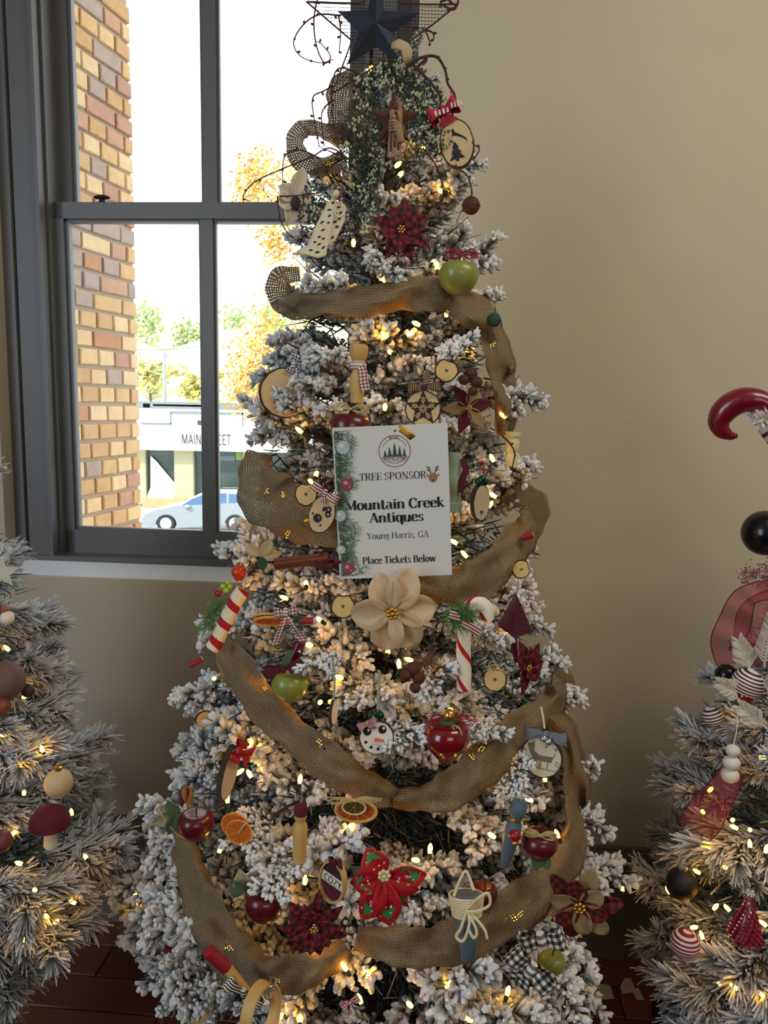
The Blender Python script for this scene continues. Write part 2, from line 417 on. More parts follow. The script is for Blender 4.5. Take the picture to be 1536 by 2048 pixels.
ZS = at(400, 1064, 30).z                        # street level, one storey below
b = MB(); b.box((-60, 3.2, ZS - .3), (60, 140, ZS)); struct(b.build('ground', M('asphalt', (150, 150, 148), .9, var=.1, scale=2), smooth=False))
b = MB(); b.box((-60, 33.2, ZS), (60, 36, ZS + .14)); struct(b.build('pavement', M('pale_concrete', (205, 202, 192), .9, var=.08, scale=1.5), smooth=False))
def pxbox(b, x0, y0, x1, y1, Y, dY=.3, m=0):
    p, q = at(x0, y1, Y), at(x1, y0, Y); b.box((p.x, Y, p.z), (q.x, Y + dY, q.z), m); return b

# ------------------------------------------------------------------ lettering: a vertical-stress pen draws every letter
def pen(b, pts, wx_, wy_, y, m=0):
    """stroke of an upright elliptical nib (wide wx_, tall wy_) along pts, a flat ribbon facing -y."""
    P = [V((p[0], p[1])) for p in pts]; n = len(P); L_, R_ = [], []
    for i in range(n):
        t = P[min(i + 1, n - 1)] - P[max(i - 1, 0)]; t.normalize() if t.length else None
        nn = V((-t.y, t.x)); hw = math.sqrt((wx_ * nn.x) ** 2 + (wy_ * nn.y) ** 2) / 2
        L_.append(P[i] + nn * hw); R_.append(P[i] - nn * hw)
    vs_ = [(p.x, y, p.y) for p in L_] + [(p.x, y, p.y) for p in R_]
    b.add(vs_, [(n + i, n + i + 1, i + 1, i) for i in range(n - 1)], m)
E = lambda cx, cz, rx, rz, a0=0, a1=360, n=18: arc(cx, cz, rx, rz, a0, a1, n)
XH = .68
GL = {  # advance, strokes (a leading number thins the pen), serif feet, strokes only a serif face has
 'T': (.72, [[(.36, 0), (.36, 1)], [(.04, .98), (.68, .98)]], [(.36, 0)], [[.4, (.05, .98), (.05, .76)], [.4, (.67, .98), (.67, .76)]]),
 'R': (.78, [[(.16, 0), (.16, 1)], [(.16, .98), (.36, .98)] + E(.36, .74, .22, .24, 90, -90, 10) + [(.16, .5)], [(.38, .5), (.5, .3), (.68, .02)]], [(.16, 0), (.13, 1), (.7, 0)], []),
 'E': (.68, [[(.16, 0), (.16, 1)], [(.16, .98), (.6, .98)], [(.16, .51), (.46, .51)], [(.16, .02), (.62, .02)]], [(.13, 0), (.13, 1)], [[.4, (.6, .98), (.6, .77)], [.4, (.62, .02), (.62, .25)], [.4, (.46, .62), (.46, .4)]]),
 'S': (.62, [[.7] + E(.31, .745, .2, .235, 25, 250, 12) + [(.36, .47)] + E(.31, .25, .22, .235, 70, -150, 12)], [], [[.4, (.5, .98), (.5, .76)], [.4, (.1, .24), (.1, .02)]]),
 'P': (.7, [[(.16, 0), (.16, 1)], [(.16, .98), (.36, .98)] + E(.36, .72, .23, .26, 90, -90, 10) + [(.16, .46)]], [(.16, 0), (.13, 1)], []),
 'O': (.86, [E(.43, .5, .32, .5)], [], []),
 'N': (.86, [[.35, (.15, 0), (.15, 1)], [(.16, 1), (.7, 0)], [.35, (.7, 0), (.7, 1)]], [(.15, 0), (.12, 1), (.7, 1)], []),
 'M': (1.0, [[.35, (.14, 0), (.16, 1)], [(.17, 1), (.49, .05)], [.4, (.49, .05), (.82, 1)], [(.83, 1), (.84, 0)]], [(.14, 0), (.12, 1), (.84, 0), (.86, 1)], []),
 'C': (.74, [E(.41, .5, .3, .5, 40, 320)], [], [[.4, (.65, .98), (.65, .7)], [.4, (.65, .3), (.65, .18)]]),
 'A': (.8, [[.35, (.1, 0), (.4, 1)], [(.4, 1), (.7, 0)], [(.2, .34), (.6, .34)]], [(.1, 0), (.7, 0)], []),
 'Y': (.76, [[(.1, 1), (.38, .48), (.38, 0)], [.35, (.66, 1), (.38, .48)]], [(.1, 1), (.66, 1), (.38, 0)], []),
 'H': (.86, [[(.17, 0), (.17, 1)], [(.69, 0), (.69, 1)], [(.17, .51), (.69, .51)]], [(.17, 0), (.17, 1), (.69, 0), (.69, 1)], []),
 'G': (.82, [E(.42, .5, .31, .5, 40, 325), [(.68, .42), (.68, .06)]], [(.68, .42)], [[.4, (.66, .98), (.66, .72)]]),
 'B': (.74, [[(.16, 0), (.16, 1)], [(.16, .98), (.36, .98)] + E(.36, .755, .19, .225, 90, -90, 10) + [(.16, .53)], [(.36, .53)] + E(.38, .275, .23, .255, 90, -90, 10) + [(.16, .02)]], [(.13, 0), (.13, 1)], []),
 'W': (1.1, [[(.08, 1), (.33, 0)], [.4, (.33, 0), (.55, .95)], [(.53, 1), (.78, 0)], [.4, (.78, 0), (1.02, 1)]], [(.08, 1), (.53, 1), (1.02, 1)], []),
 'F': (.64, [[(.16, 0), (.16, 1)], [(.16, .98), (.6, .98)], [(.16, .5), (.46, .5)]], [(.16, 0), (.13, 1)], []),
 'I': (.36, [[(.18, 0), (.18, 1)]], [(.18, 0), (.18, 1)], []),
 'V': (.76, [[(.1, 1), (.38, 0)], [.4, (.38, 0), (.66, 1)]], [(.1, 1), (.66, 1)], []),
 'L': (.64, [[(.16, 0), (.16, 1)], [(.16, .02), (.58, .02)]], [(.13, 0), (.16, 1)], [[.4, (.58, .02), (.58, .24)]]),
 'Z': (.7, [[(.1, .97), (.6, .97), (.1, .03), (.6, .03)]], [], []),
 'o': (.62, [E(.31, XH / 2, .22, XH / 2)], [], []),
 'u': (.68, [[(.13, XH), (.13, .2)] + E(.3, .17, .17, .17, 180, 300, 8) + [(.5, .2)], [(.52, 0), (.52, XH)]], [(.1, XH), (.49, XH), (.55, 0)], []),
 'n': (.68, [[(.14, 0), (.14, XH)], [(.14, XH - .18)] + E(.33, XH - .18, .19, .18, 130, 0, 8) + [(.52, 0)]], [(.14, 0), (.11, XH), (.52, 0)], []),
 't': (.44, [[(.19, .92), (.19, .14)] + E(.29, .12, .1, .12, 180, 330, 6), [(.04, XH - .02), (.38, XH - .02)]], [], []),
 'a': (.6, [E(.26, XH - .16, .17, .16, 150, 0, 8) + [(.43, .12), (.5, .02), (.58, .05)], [.8] + E(.26, .19, .18, .19, 75, 300, 10)], [], []),
 'i': (.34, [[(.17, 0), (.17, XH)], E(.17, .9, .03, .03, 0, 360, 8)], [(.17, 0), (.14, XH)], []),
 'r': (.5, [[(.14, 0), (.14, XH)], [(.14, XH - .22)] + E(.34, XH - .2, .19, .2, 150, 40, 8)], [(.14, 0), (.11, XH)], []),
 'e': (.56, [[(.09, .37), (.48, .37)] + E(.29, XH - .27, .2, .27, 10, 180, 9) + E(.3, .27, .21, .27, 180, 325, 9)], [], []),
 'k': (.66, [[(.14, 0), (.14, 1.04)], [.4, (.14, .28), (.5, XH)], [(.26, .38), (.56, 0)]], [(.14, 0), (.11, 1.04), (.5, XH), (.57, 0)], []),
 'q': (.64, [E(.29, XH / 2, .2, XH / 2), [(.52, -.28), (.52, XH)]], [(.52, -.28)], []),
 's': (.5, [[.7] + E(.25, XH - .17, .14, .16, 30, 240, 9) + E(.25, .17, .16, .16, 65, -150, 9)], [], [[.4, (.4, XH), (.4, XH - .15)], [.4, (.08, .16), (.08, 0)]]),
 'g': (.58, [E(.27, XH - .2, .17, .2), [.5, (.15, .3), (.13, .2), (.2, .13), (.42, .12)], [.6] + E(.28, -.08, .21, .17)], [], [[.6, (.42, XH - .05), (.55, XH)]]),
 'l': (.34, [[(.17, 0), (.17, 1.04)]], [(.17, 0), (.14, 1.04)], []),
 'c': (.54, [E(.3, XH / 2, .2, XH / 2, 45, 320)], [], [E(.42, XH - .14, .03, .03, 0, 360, 8)]),
 'w': (.92, [[(.08, XH), (.28, 0)], [.4, (.28, 0), (.46, XH)], [(.44, XH), (.64, 0)], [.4, (.64, 0), (.83, XH)]], [(.08, XH), (.44, XH), (.83, XH)], []),
 'f': (.42, [[(.17, 0), (.17, .85)] + E(.29, .85, .12, .17, 180, 40, 6), [(.04, XH - .02), (.34, XH - .02)]], [(.17, 0)], []),
 '.': (.28, [E(.12, .05, .03, .03, 0, 360, 8)], [], []), ',': (.28, [E(.12, .05, .03, .03, 0, 360, 8), [.5, (.15, .05), (.08, -.14)]], [], []), ' ': (.3, [], [], []),
}
def text(b, s, x0, x1, z, h, y, W=.14, t=.035, serif=True, m=0, arcc=None):
    """letters of height h with baseline z spread from x0 to x1."""
    adv = sum(GL[c][0] for c in s); g = (x1 - x0) / adv; x = x0
    for c in s:
        a, st, sf, ex = GL[c]
        mp = lambda p: (x + p[0] * g, z + p[1] * h)
        for q in st + (ex if serif else []):
            f = 1
            if isinstance(q[0], (int, float)): f = q[0]; q = q[1:]
            if not serif: f = 1
            pen(b, [mp(p) for p in q], max(W * f, t) * g, t * h, y, m)
        if serif:
            for p in sf: pen(b, [mp((p[0] - .11, max(min(p[1], 1.04), -.3) + (.015 if p[1] <= 0 else -.015))), mp((p[0] + .11, p[1] + (.015 if p[1] <= 0 else -.015)))], t * g, t * h, y, m)
        x += a * g

# ------------------------------------------------------------------ shop across the street
shop = tag(empty('shop_building', (at(400, 1000, 36).x, 36, ZS)), 'sunlit white shop front across the street with dark lettering on its fascia', 'building')
def spart(name, mat, rects, Y=36, dY=.3, smooth=False):
    b = MB(1, -V((shop.location)))
    for r in rects: pxbox(b, *r, Y, dY)
    return b.build(name, mat, shop, smooth=False)
WHT = M('white_render', (236, 234, 226), .8, var=.03); GRYT = M('grey_metal_trim', (120, 130, 132), .5); DKG = M('dark_shop_glass', (70, 82, 82), .12, var=.5, scale=.8)
OLV = M('olive_paint', (178, 176, 140), .7); SHADE = M('grey_render', (150, 156, 146), .8, var=.05)
spart('upper_wall', WHT, [(200, 812, 720, 856)], 36, 6)
spart('fascia', WHT, [(200, 853, 720, 898)], 35.4, .6)
spart('parapet_trim', GRYT, [(200, 811, 720, 815), (282, 846, 342, 848.5), (340, 826, 342, 848), (340, 825, 486, 828), (484, 825, 486, 852), (286, 807, 300, 815), (306, 810, 404, 812)], 35.3, .1)
for r in ((290, 898, 350, 1000), (385, 898, 428, 1004), (429, 898, 486, 1004), (520, 898, 600, 1004)):
    f = spart('shop_window', GRYT, [(r[0] - 1.5, r[1], r[0] + 1, r[3]), (r[2] - 1, r[1], r[2] + 1.5, r[3]), (r[0], r[1], r[2], r[1] + 2), (r[0], r[3] - 2, r[2], r[3])], 36.2, .1)
    b = MB(1, -V(shop.location)); pxbox(b, *r, 36.32, .05); b.build('pane', DKG, f, smooth=False)
spart('column', OLV, [(350, 898, 386, 1006), (486, 898, 520, 1006), (600, 898, 720, 1006), (200, 898, 290, 1006)], 36.0, .5)
b = MB(1, -V(shop.location))
pts = [at(px, py, 36.1) for px, py in ((301, 912), (312, 922), (322, 934), (332, 946), (349, 966), (349, 998), (291, 998), (301, 975))]
b.prism([(p.x, p.z) for p in pts], 36.1, 36.15); b.build('sunlit_patch', M('sunlit_white', (245, 245, 240), .8, var=0), shop, smooth=False)  # sunlit area below the diagonal shadow edge, drawn as a white sheet
spart('display_goods', M('blue_goods', (96, 122, 136), .7), [(432, 912, 470, 921)], 36.25, .05)
spart('display_goods', M('green_goods', (138, 168, 96), .7), [(472, 903, 484, 920)], 36.25, .05)
b = MB(1, -V(shop.location))
spart('base_wall', M('orange_brick', (200, 152, 112), .9, var=.25, scale=5), [(285, 999, 372, 1014), (376, 1004, 720, 1014)], 35.7, .3)
b = MB(1, -V(shop.location)); p0, p1 = at(363, 888, 35.36), at(462, 870, 35.36)
text(b, 'MAIN STREET', p0.x, p1.x, p0.z, p1.z - p0.z, 35.36, .13, .13, False)
for dx in (0, 1): pen(b, [(at(397 + 4 * dx, y_, 35.36).x, at(397, y_, 35.36).z) for y_ in (841, 846, 850)], .1, .06, 35.36)
b.build('lettering', M('dark_letters', (70, 74, 70), .6, var=0), shop, smooth=False)

# parked estate car
CY = 29.2; cp = at(400, 1064, CY); cp.z = ZS
car = tag(empty('car', cp), 'silver estate car parked on the street outside the window', 'car')
def cpx(pts): return [(at(px, py, CY).x - cp.x, at(px, py, CY).z - cp.z) for px, py in pts]
SILV = M('silver_car_paint', (150, 160, 166), .3, .2, var=.02); CGL = M('car_glass', (70, 100, 140), .08, var=.3, scale=2)
body = [(284, 1050), (283, 1038), (290, 1029), (312, 1020), (352, 1012), (480, 1006), (512, 1010), (520, 1022), (521, 1050), (508, 1056), (490, 1056)] + [(470 + 21 * math.cos(math.radians(a)), 1049 - 20 * math.sin(math.radians(a))) for a in range(0, 181, 20)] + [(350, 1057)] + [(332 + 21 * math.cos(math.radians(a)), 1049 - 20 * math.sin(math.radians(a))) for a in range(0, 181, 20)] + [(300, 1056)]
b = MB(); b.prism(cpx(body), 0, 1.75); o = b.build('body', SILV, car)
md = o.modifiers.new('Bevel', 'BEVEL'); md.width = .05; md.segments = 2
b = MB(); bt, tp = cpx([(350, 1013), (372, 1002), (496, 1001), (516, 1012)]), cpx([(376, 1000), (398, 988), (432, 983), (470, 984), (492, 989), (506, 999)])
ring = cpx([(352, 1012.5), (374, 999), (398, 988.5), (432, 983), (470, 984), (492, 989), (505, 999), (514, 1011)])
n_ = len(ring); hi = max(p[1] for p in ring); lo_ = min(p[1] for p in ring)
ins = [.05 + .2 * (p[1] - lo_) / (hi - lo_) for p in ring]
b.add([(x, i_, z) for (x, z), i_ in zip(ring, ins)] + [(x, 1.75 - i_, z) for (x, z), i_ in zip(ring, ins)], [tuple(range(n_ - 1, -1, -1)), tuple(range(n_, 2 * n_))] + [(i, (i + 1) % n_, n_ + (i + 1) % n_, n_ + i) for i in range(n_)])
b.build('cabin', SILV, car, smooth=False)
for poly in ([(364, 1011), (380, 1000), (400, 992), (405, 992), (405, 1011)], [(409, 1011), (409, 992), (428, 988), (451, 988), (452, 1009)], [(456, 1009), (455, 989), (474, 990), (487, 998), (484, 1007)]):
    b = MB(); c = cpx(poly); b.add([(x, .035 + .2 * (z - lo_) / (hi - lo_), z) for x, z in c], [tuple(range(len(c) - 1, -1, -1))]); b.build('side_window', CGL, car, smooth=False)
for px in (332, 470):
    for yy in (-.03, 1.55):
        c = cpx([(px, 1047)])[0]; r_ = 18 * CY / F
        b = MB(); b.lathe([(r_ * .66, -.02), (r_ * .72, -.03), (r_, -.01), (r_, .2), (r_ * .6, .2)], 24, (c[0], yy + .2, c[1]), 0, 'y'); wl_ = b.build('wheel', M('tyre', (40, 42, 44), .8), car)
        b = MB(); b.lathe([(r_ * .68, 0), (r_ * .64, .02), (.05, .03), (.001, .035)], 20, (c[0], yy - .0, c[1]), 0, 'y')
        b.build('rim', M('alloy', (205, 208, 210), .35, .5, var=0), wl_)
b = MB(); c = cpx([(376, 1013)])[0]; b.ball((c[0], -.08, c[1]), .13, (1, .7, .6)); b.build('mirror', SILV, car)
b = MB(); b.tube([(x, .35, z + .05) for x, z in cpx([(400, 984), (430, 981), (470, 982), (490, 986)])], .022); b.build('roof_rail', M('black_iron', (26, 26, 30)), car)
b = MB(); c = cpx([(294, 1036)])[0]; b.ball((c[0], .12, c[1]), .16, (1.2, .6, .5)); b.build('headlight', M('headlight_lens', (230, 235, 240), .1, var=0), car)

def leaf_cloud(name, blobs, Y, mats, size, parent, dens=1.0):
    b = MB(1, -V(parent.location))
    for px, py, rp, n in blobs:
        c = at(px, py, Y); r_ = rp * Y / F
        for i in range(int(n * dens)):
            d = V((R.gauss(0, 1), R.gauss(0, 1), R.gauss(0, 1))).normalized() * r_ * R.uniform(.35, 1.08)
            p = c + V((d.x, d.y * .8, d.z)); a = V((R.gauss(0, 1), R.gauss(0, 1), R.gauss(0, 1))).normalized(); e = a.orthogonal().normalized(); q = a.cross(e); s = size * R.uniform(.6, 1.3)
            b.add([p - e * s, p - q * s * .55, p + e * s, p + q * s * .55], [(0, 1, 2, 3)], R.randrange(len(mats)))
    return stuff(b.build(name, mats, parent, smooth=False))
LY = [M('yellow_leaf', (232, 206, 112), .7, var=.2), M('gold_leaf', (214, 176, 84), .7, var=.2), M('lime_leaf', (200, 200, 116), .7, var=.2), M('orange_leaf', (212, 146, 78), .7)]
BARK = M('grey_bark', (96, 84, 72), .9, var=.2, bump=.5)
ty = at(632, 900, 22); ty.z = ZS
yt = tag(empty('yellow_tree', ty), 'tree in yellow autumn leaf on the pavement beyond the parked car', 'tree')
leaf_cloud('crown', [(550, 380, 85, 520), (512, 345, 42, 200), (500, 385, 36, 130), (560, 470, 50, 220), (548, 500, 30, 90), (520, 720, 72, 560), (500, 775, 62, 460), (560, 660, 80, 380), (560, 780, 80, 400), (590, 560, 60, 160)], 22, LY, .07, yt, 1.7)
b = MB(1, -V(ty)); b.tube([(ty.x, 22, ZS), (ty.x + .1, 22, ZS + 3), at(628, 700, 22), at(612, 480, 22), at(580, 380, 22)], [.16, .14, .1, .05, .02], 8)
for q in ((505, 760), (520, 690), (510, 350), (580, 440)): b.tube([at(624, 740 if q[1] > 600 else 520, 22), (at(624, 740 if q[1] > 600 else 520, 22) + at(*q, 22)) / 2 + V((0, 0, -.1)), at(*q, 22)], [.03, .02, .01], 6)
b.build('trunk', BARK, yt)
# hillside and its trees
b = MB(); ridge = [(-200, 600), (200, 640), (290, 652), (340, 680), (400, 662), (470, 655), (560, 640), (800, 600), (1400, 560)]
up_ = [at(px, py, 90) for px, py in ridge]; mid = [at(px, 770, 62) for px, _ in ridge]; dn = [V((at(px, 830, 52).x, 52, ZS)) for px, _ in ridge]; bk = [V((p.x, 120, ZS)) for p in up_]
n_ = len(ridge); b.add(dn + mid + up_ + bk, [(r_ * n_ + i, r_ * n_ + i + 1, (r_ + 1) * n_ + i + 1, (r_ + 1) * n_ + i) for r_ in range(3) for i in range(n_ - 1)])
struct(b.build('hill', M('hillside_grass', (206, 208, 168), .95, var=.15, scale=.25)))
LG = [M('green_leaf', (150, 178, 116), .7), M('olive_leaf', (176, 186, 128), .7), M('pale_leaf', (204, 204, 150), .7)]
for i, (px, py, rp, n, Y, kind, lab) in enumerate([
        (292, 648, 40, 420, 80, 0, 'green tree topping the ridge next to the brick corner'), (376, 672, 36, 420, 84, 0, 'green tree on the ridge close to the window bar'),
        (470, 652, 44, 480, 90, 0, 'broad green tree on the ridge behind the yellow crown'), (545, 640, 36, 340, 80, 0, 'green ridge tree almost hidden by the flocked tree'),
        (300, 752, 34, 380, 60, 1, 'thin pale tree on the slope beside the brick corner'), (352, 766, 36, 420, 66, 1, 'pale bushy tree on the slope behind the utility pole'),
        (388, 778, 28, 320, 58, 1, 'small olive tree above the shop roof near the window bar'), (430, 772, 32, 320, 64, 1, 'olive tree between the window bar and the yellow crown')]):
    c = at(px, py, Y); base = V((c.x, Y, at(px, py + rp * 1.5, Y).z)); t = tag(empty('hill_tree', base), lab, 'tree', 'trees on the far hillside')
    leaf_cloud('crown', [(px, py, rp, n)], Y, LG if not kind else LG[1:] + LY[:1], .3, t)
    b = MB(1, -base); b.tube([base - V((0, 0, 1.5)), base, base.lerp(c, .5)], [.16, .12, .05], 6); b.build('trunk', BARK, t)
c = at(329, 815, 45); t = tag(empty('utility_pole', (c.x, 45, ZS)), 'grey utility pole with wires above the shop roof', 'pole')
b = MB(1, (-c.x, -45, -ZS)); b.tube([(c.x, 45, ZS), at(328, 703, 45)], [.13, .09], 8); b.build('shaft', M('weathered_pole', (150, 160, 168), .8), t)
b = MB(1, (-c.x, -45, -ZS)); p = at(328, 707, 45); b.box((p.x - .7, 44.95, p.z - .06), (p.x + .7, 45.05, p.z + .06)); b.build('crossarm', M('weathered_pole', (150, 160, 168)), t, smooth=False)
b = MB(1, (-c.x, -45, -ZS))
for y0, y1 in ((706, 703), (711, 722), (700, 675)): b.tube([at(200, y0 - 1, 45), at(328, y0, 45), at(420, (y0 + y1) / 2 + 4, 45), at(640, y1, 45)], .018, 4)
b.build('wire', M('dark_wire', (80, 84, 88), .6), t)
# ================================================================== FLOCKED TREES
def interp(tab, x):
    if x <= tab[0][0]: return tab[0][1]
    for (a, p), (b_, q) in zip(tab, tab[1:]):
        if x <= b_: return p + (q - p) * (x - a) / (b_ - a)
    return tab[-1][1]
class Cone:
    def __init__(s, axpx, axpy, Y, tab):
        c = at(axpx, axpy, Y); s.x, s.y = c.x, c.y; rows = []
        for py, half in tab:
            P = at(axpx - ROLL * (py - axpy), py, Y); rows.append((P.z, half * depth(P) / F))
        s.tab = sorted(rows)
    def r(s, z): return interp(s.tab, z)
    def surf(s, px, py, off=0.0):
        Y = s.y
        for _ in range(7):
            P = at(px, py, Y); r_ = max(s.r(P.z) + off, .02); u = min(1, abs(P.x - s.x) / r_); Y = .5 * Y + .5 * (s.y - r_ * math.sqrt(1 - u * u))
        return at(px, py, Y)
MAIN = Cone(765, 1000, 1.70, [(40, 25), (90, 55), (130, 82), (200, 108), (300, 135), (400, 165), (500, 190), (650, 222), (800, 262), (1000, 282), (1100, 298), (1200, 318), (1300, 352), (1400, 385),
    (1550, 415), (1700, 440), (1780, 455), (1880, 385), (1960, 315), (2060, 250), (2200, 180)])
LEFT = Cone(-125, 1400, 1.66, [(640, 20), (900, 95), (1020, 142), (1200, 200), (1300, 206), (1400, 235), (1500, 262), (1600, 292), (1650, 312), (1760, 300), (1850, 250), (1930, 170), (2050, 110)])
RIGHT = Cone(1645, 1400, 1.68, [(900, 60), (1100, 110), (1250, 140), (1330, 180), (1430, 235), (1580, 262), (1700, 282), (1780, 310), (1880, 290), (1960, 265), (2050, 220), (2150, 130)])

NEED = m_needle('flocked_needles', (46, 64, 62), (232, 234, 236), .85)
PINE = m_needle('frosted_pine_needles', (58, 74, 68), (228, 232, 240), .95)
TWIG = M('twig_bark', (70, 52, 40), .9)
def finger(b, p, d, ln, r_, rng, shade=1.0, n=5, m=0):
    o = d.orthogonal().normalized(); q = d.cross(o); vs_, cc, fs = [], [], []
    for i, (t, rr, c) in enumerate(((0, .45, .0), (.34, .95, .45), (.72, 1.15, .88), (.97, .7, 1.0))):
        rr *= r_ * rng.uniform(.75, 1.3); ct = p + d * (ln * t) + (o * rng.uniform(-1, 1) + q * rng.uniform(-1, 1)) * r_ * .35
        for j in range(n):
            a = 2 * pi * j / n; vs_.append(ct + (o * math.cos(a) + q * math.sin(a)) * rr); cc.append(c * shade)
    for i in range(3): fs += [(i * n + j, i * n + (j + 1) % n, (i + 1) * n + (j + 1) % n, (i + 1) * n + j) for j in range(n)]
    fs.append(tuple(3 * n + j for j in range(n)))
    b.add(vs_, fs, m, None, cc)
def thin(b, p, d, ln, r_, rng, c0, c1, m=0, droop=.0):
    o = d.orthogonal().normalized(); q = d.cross(o); vs_, cc = [], []
    for t, rr, c in ((0, .7, c0), (.55, 1, (c0 + c1) / 2), (1, .65, c1)):
        for j in range(3):
            a = 2 * pi * j / 3; vs_.append(p + d * (ln * t) + V((0, 0, -droop * ln * t * t)) + (o * math.cos(a) + q * math.sin(a)) * (r_ * rr)); cc.append(c)
    b.add(vs_, [(i * 3 + j, i * 3 + (j + 1) % 3, i * 3 + 3 + (j + 1) % 3, i * 3 + 3 + j) for i in (0, 1) for j in range(3)] + [(6, 7, 8)], m, None, cc)
def twigs(rng, L, ns, sl):
    """main stem and alternating side shoots, as (start, end) pairs."""
    bend = rng.uniform(-.02, .02); out = [(V((.02, 0, 0)), V((L, bend, rng.uniform(-.02, .015))))]
    for i in range(ns):
        t = .12 + .8 * i / ns; p = out[0][0].lerp(out[0][1], t); sd = 1 if i % 2 else -1
        a = math.radians(rng.uniform(32, 55)); el = rng.uniform(-.35, .45)
        out.append((p, p + V((math.cos(a), sd * math.sin(a) * math.cos(el), math.sin(el) * .8)).normalized() * sl * rng.uniform(.75, 1.15) * (1.1 - .45 * t)))
    return out
def flock_branch(seed, L=.17, ns=7, sl=.085, step=.0056, per=3, n=5, stalk=.09):
    rng = random.Random(seed); b = MB(); tw = twigs(rng, L, ns, sl)
    b.tube([V((-stalk, 0, -.02)), V((-.04, 0, -.006)), tw[0][0], tw[0][1]], [.004, .0035, .003, .0018], 5, 1, 0)
    for p, q in tw:
        b.tube([p, q], [.0022, .0014], 4, 1, 0); t = (q - p); ln = t.length; t.normalize(); o = t.orthogonal().normalized(); w = t.cross(o)
        k = 0.12 * ln; first = p is tw[0][0]
        while k < ln:
            for _ in range(per):
                a = rng.uniform(0, 2 * pi); rad = o * math.cos(a) + w * math.sin(a); f = rng.uniform(.55, 1.05)
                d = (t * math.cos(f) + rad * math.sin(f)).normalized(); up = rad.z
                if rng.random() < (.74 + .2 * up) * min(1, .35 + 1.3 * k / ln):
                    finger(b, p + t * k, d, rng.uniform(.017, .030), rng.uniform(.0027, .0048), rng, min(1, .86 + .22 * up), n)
                else: thin(b, p + t * k, d, rng.uniform(.02, .032), .0011, rng, 0, .28)
            k += step
        for _ in range(5):
            d = (t + V((rng.gauss(0, .4), rng.gauss(0, .4), rng.gauss(0, .4)))).normalized(); finger(b, q - t * .006, d, rng.uniform(.016, .026), .0046, rng, 1, n)
    return b
def pine_branch(seed, L=.19, ns=5, sl=.10, step=.0044, per=5):
    rng = random.Random(seed); b = MB(); tw = twigs(rng, L, ns, sl)
    b.tube([V((-.09, 0, -.02)), V((-.04, 0, -.006)), tw[0][0], tw[0][1]], [.004, .0035, .003, .0018], 5, 1, 0)
    for p, q in tw:
        b.tube([p, q], [.0022, .0014], 4, 1, 0); t = (q - p); ln = t.length; t.normalize(); o = t.orthogonal().normalized(); w = t.cross(o); k = 0.05 * ln
        while k < ln:
            for _ in range(per):
                a = rng.uniform(0, 2 * pi); rad = o * math.cos(a) + w * math.sin(a); f = rng.uniform(.35, .75)
                d = (t * math.cos(f) + rad * math.sin(f)).normalized()
                fr = max(0, .72 + .40 * rad.z + rng.uniform(-.25, .25))
                thin(b, p + t * k, d, rng.uniform(.034, .056), .0011 + .0013 * fr, rng, .05, .4 + .75 * fr, 0, .12)
            k += step
    return b
def proto(bm, mats):
    o = bm.build('branch', mats, link=False); me = o.data; bpy.data.objects.remove(o); return me
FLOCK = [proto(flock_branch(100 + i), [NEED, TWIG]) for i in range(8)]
PINES = [proto(pine_branch(200 + i), [PINE, TWIG]) for i in range(6)]
FLOCK_LO = [flock_branch(300 + i, step=.011, per=3, n=4) for i in range(3)]

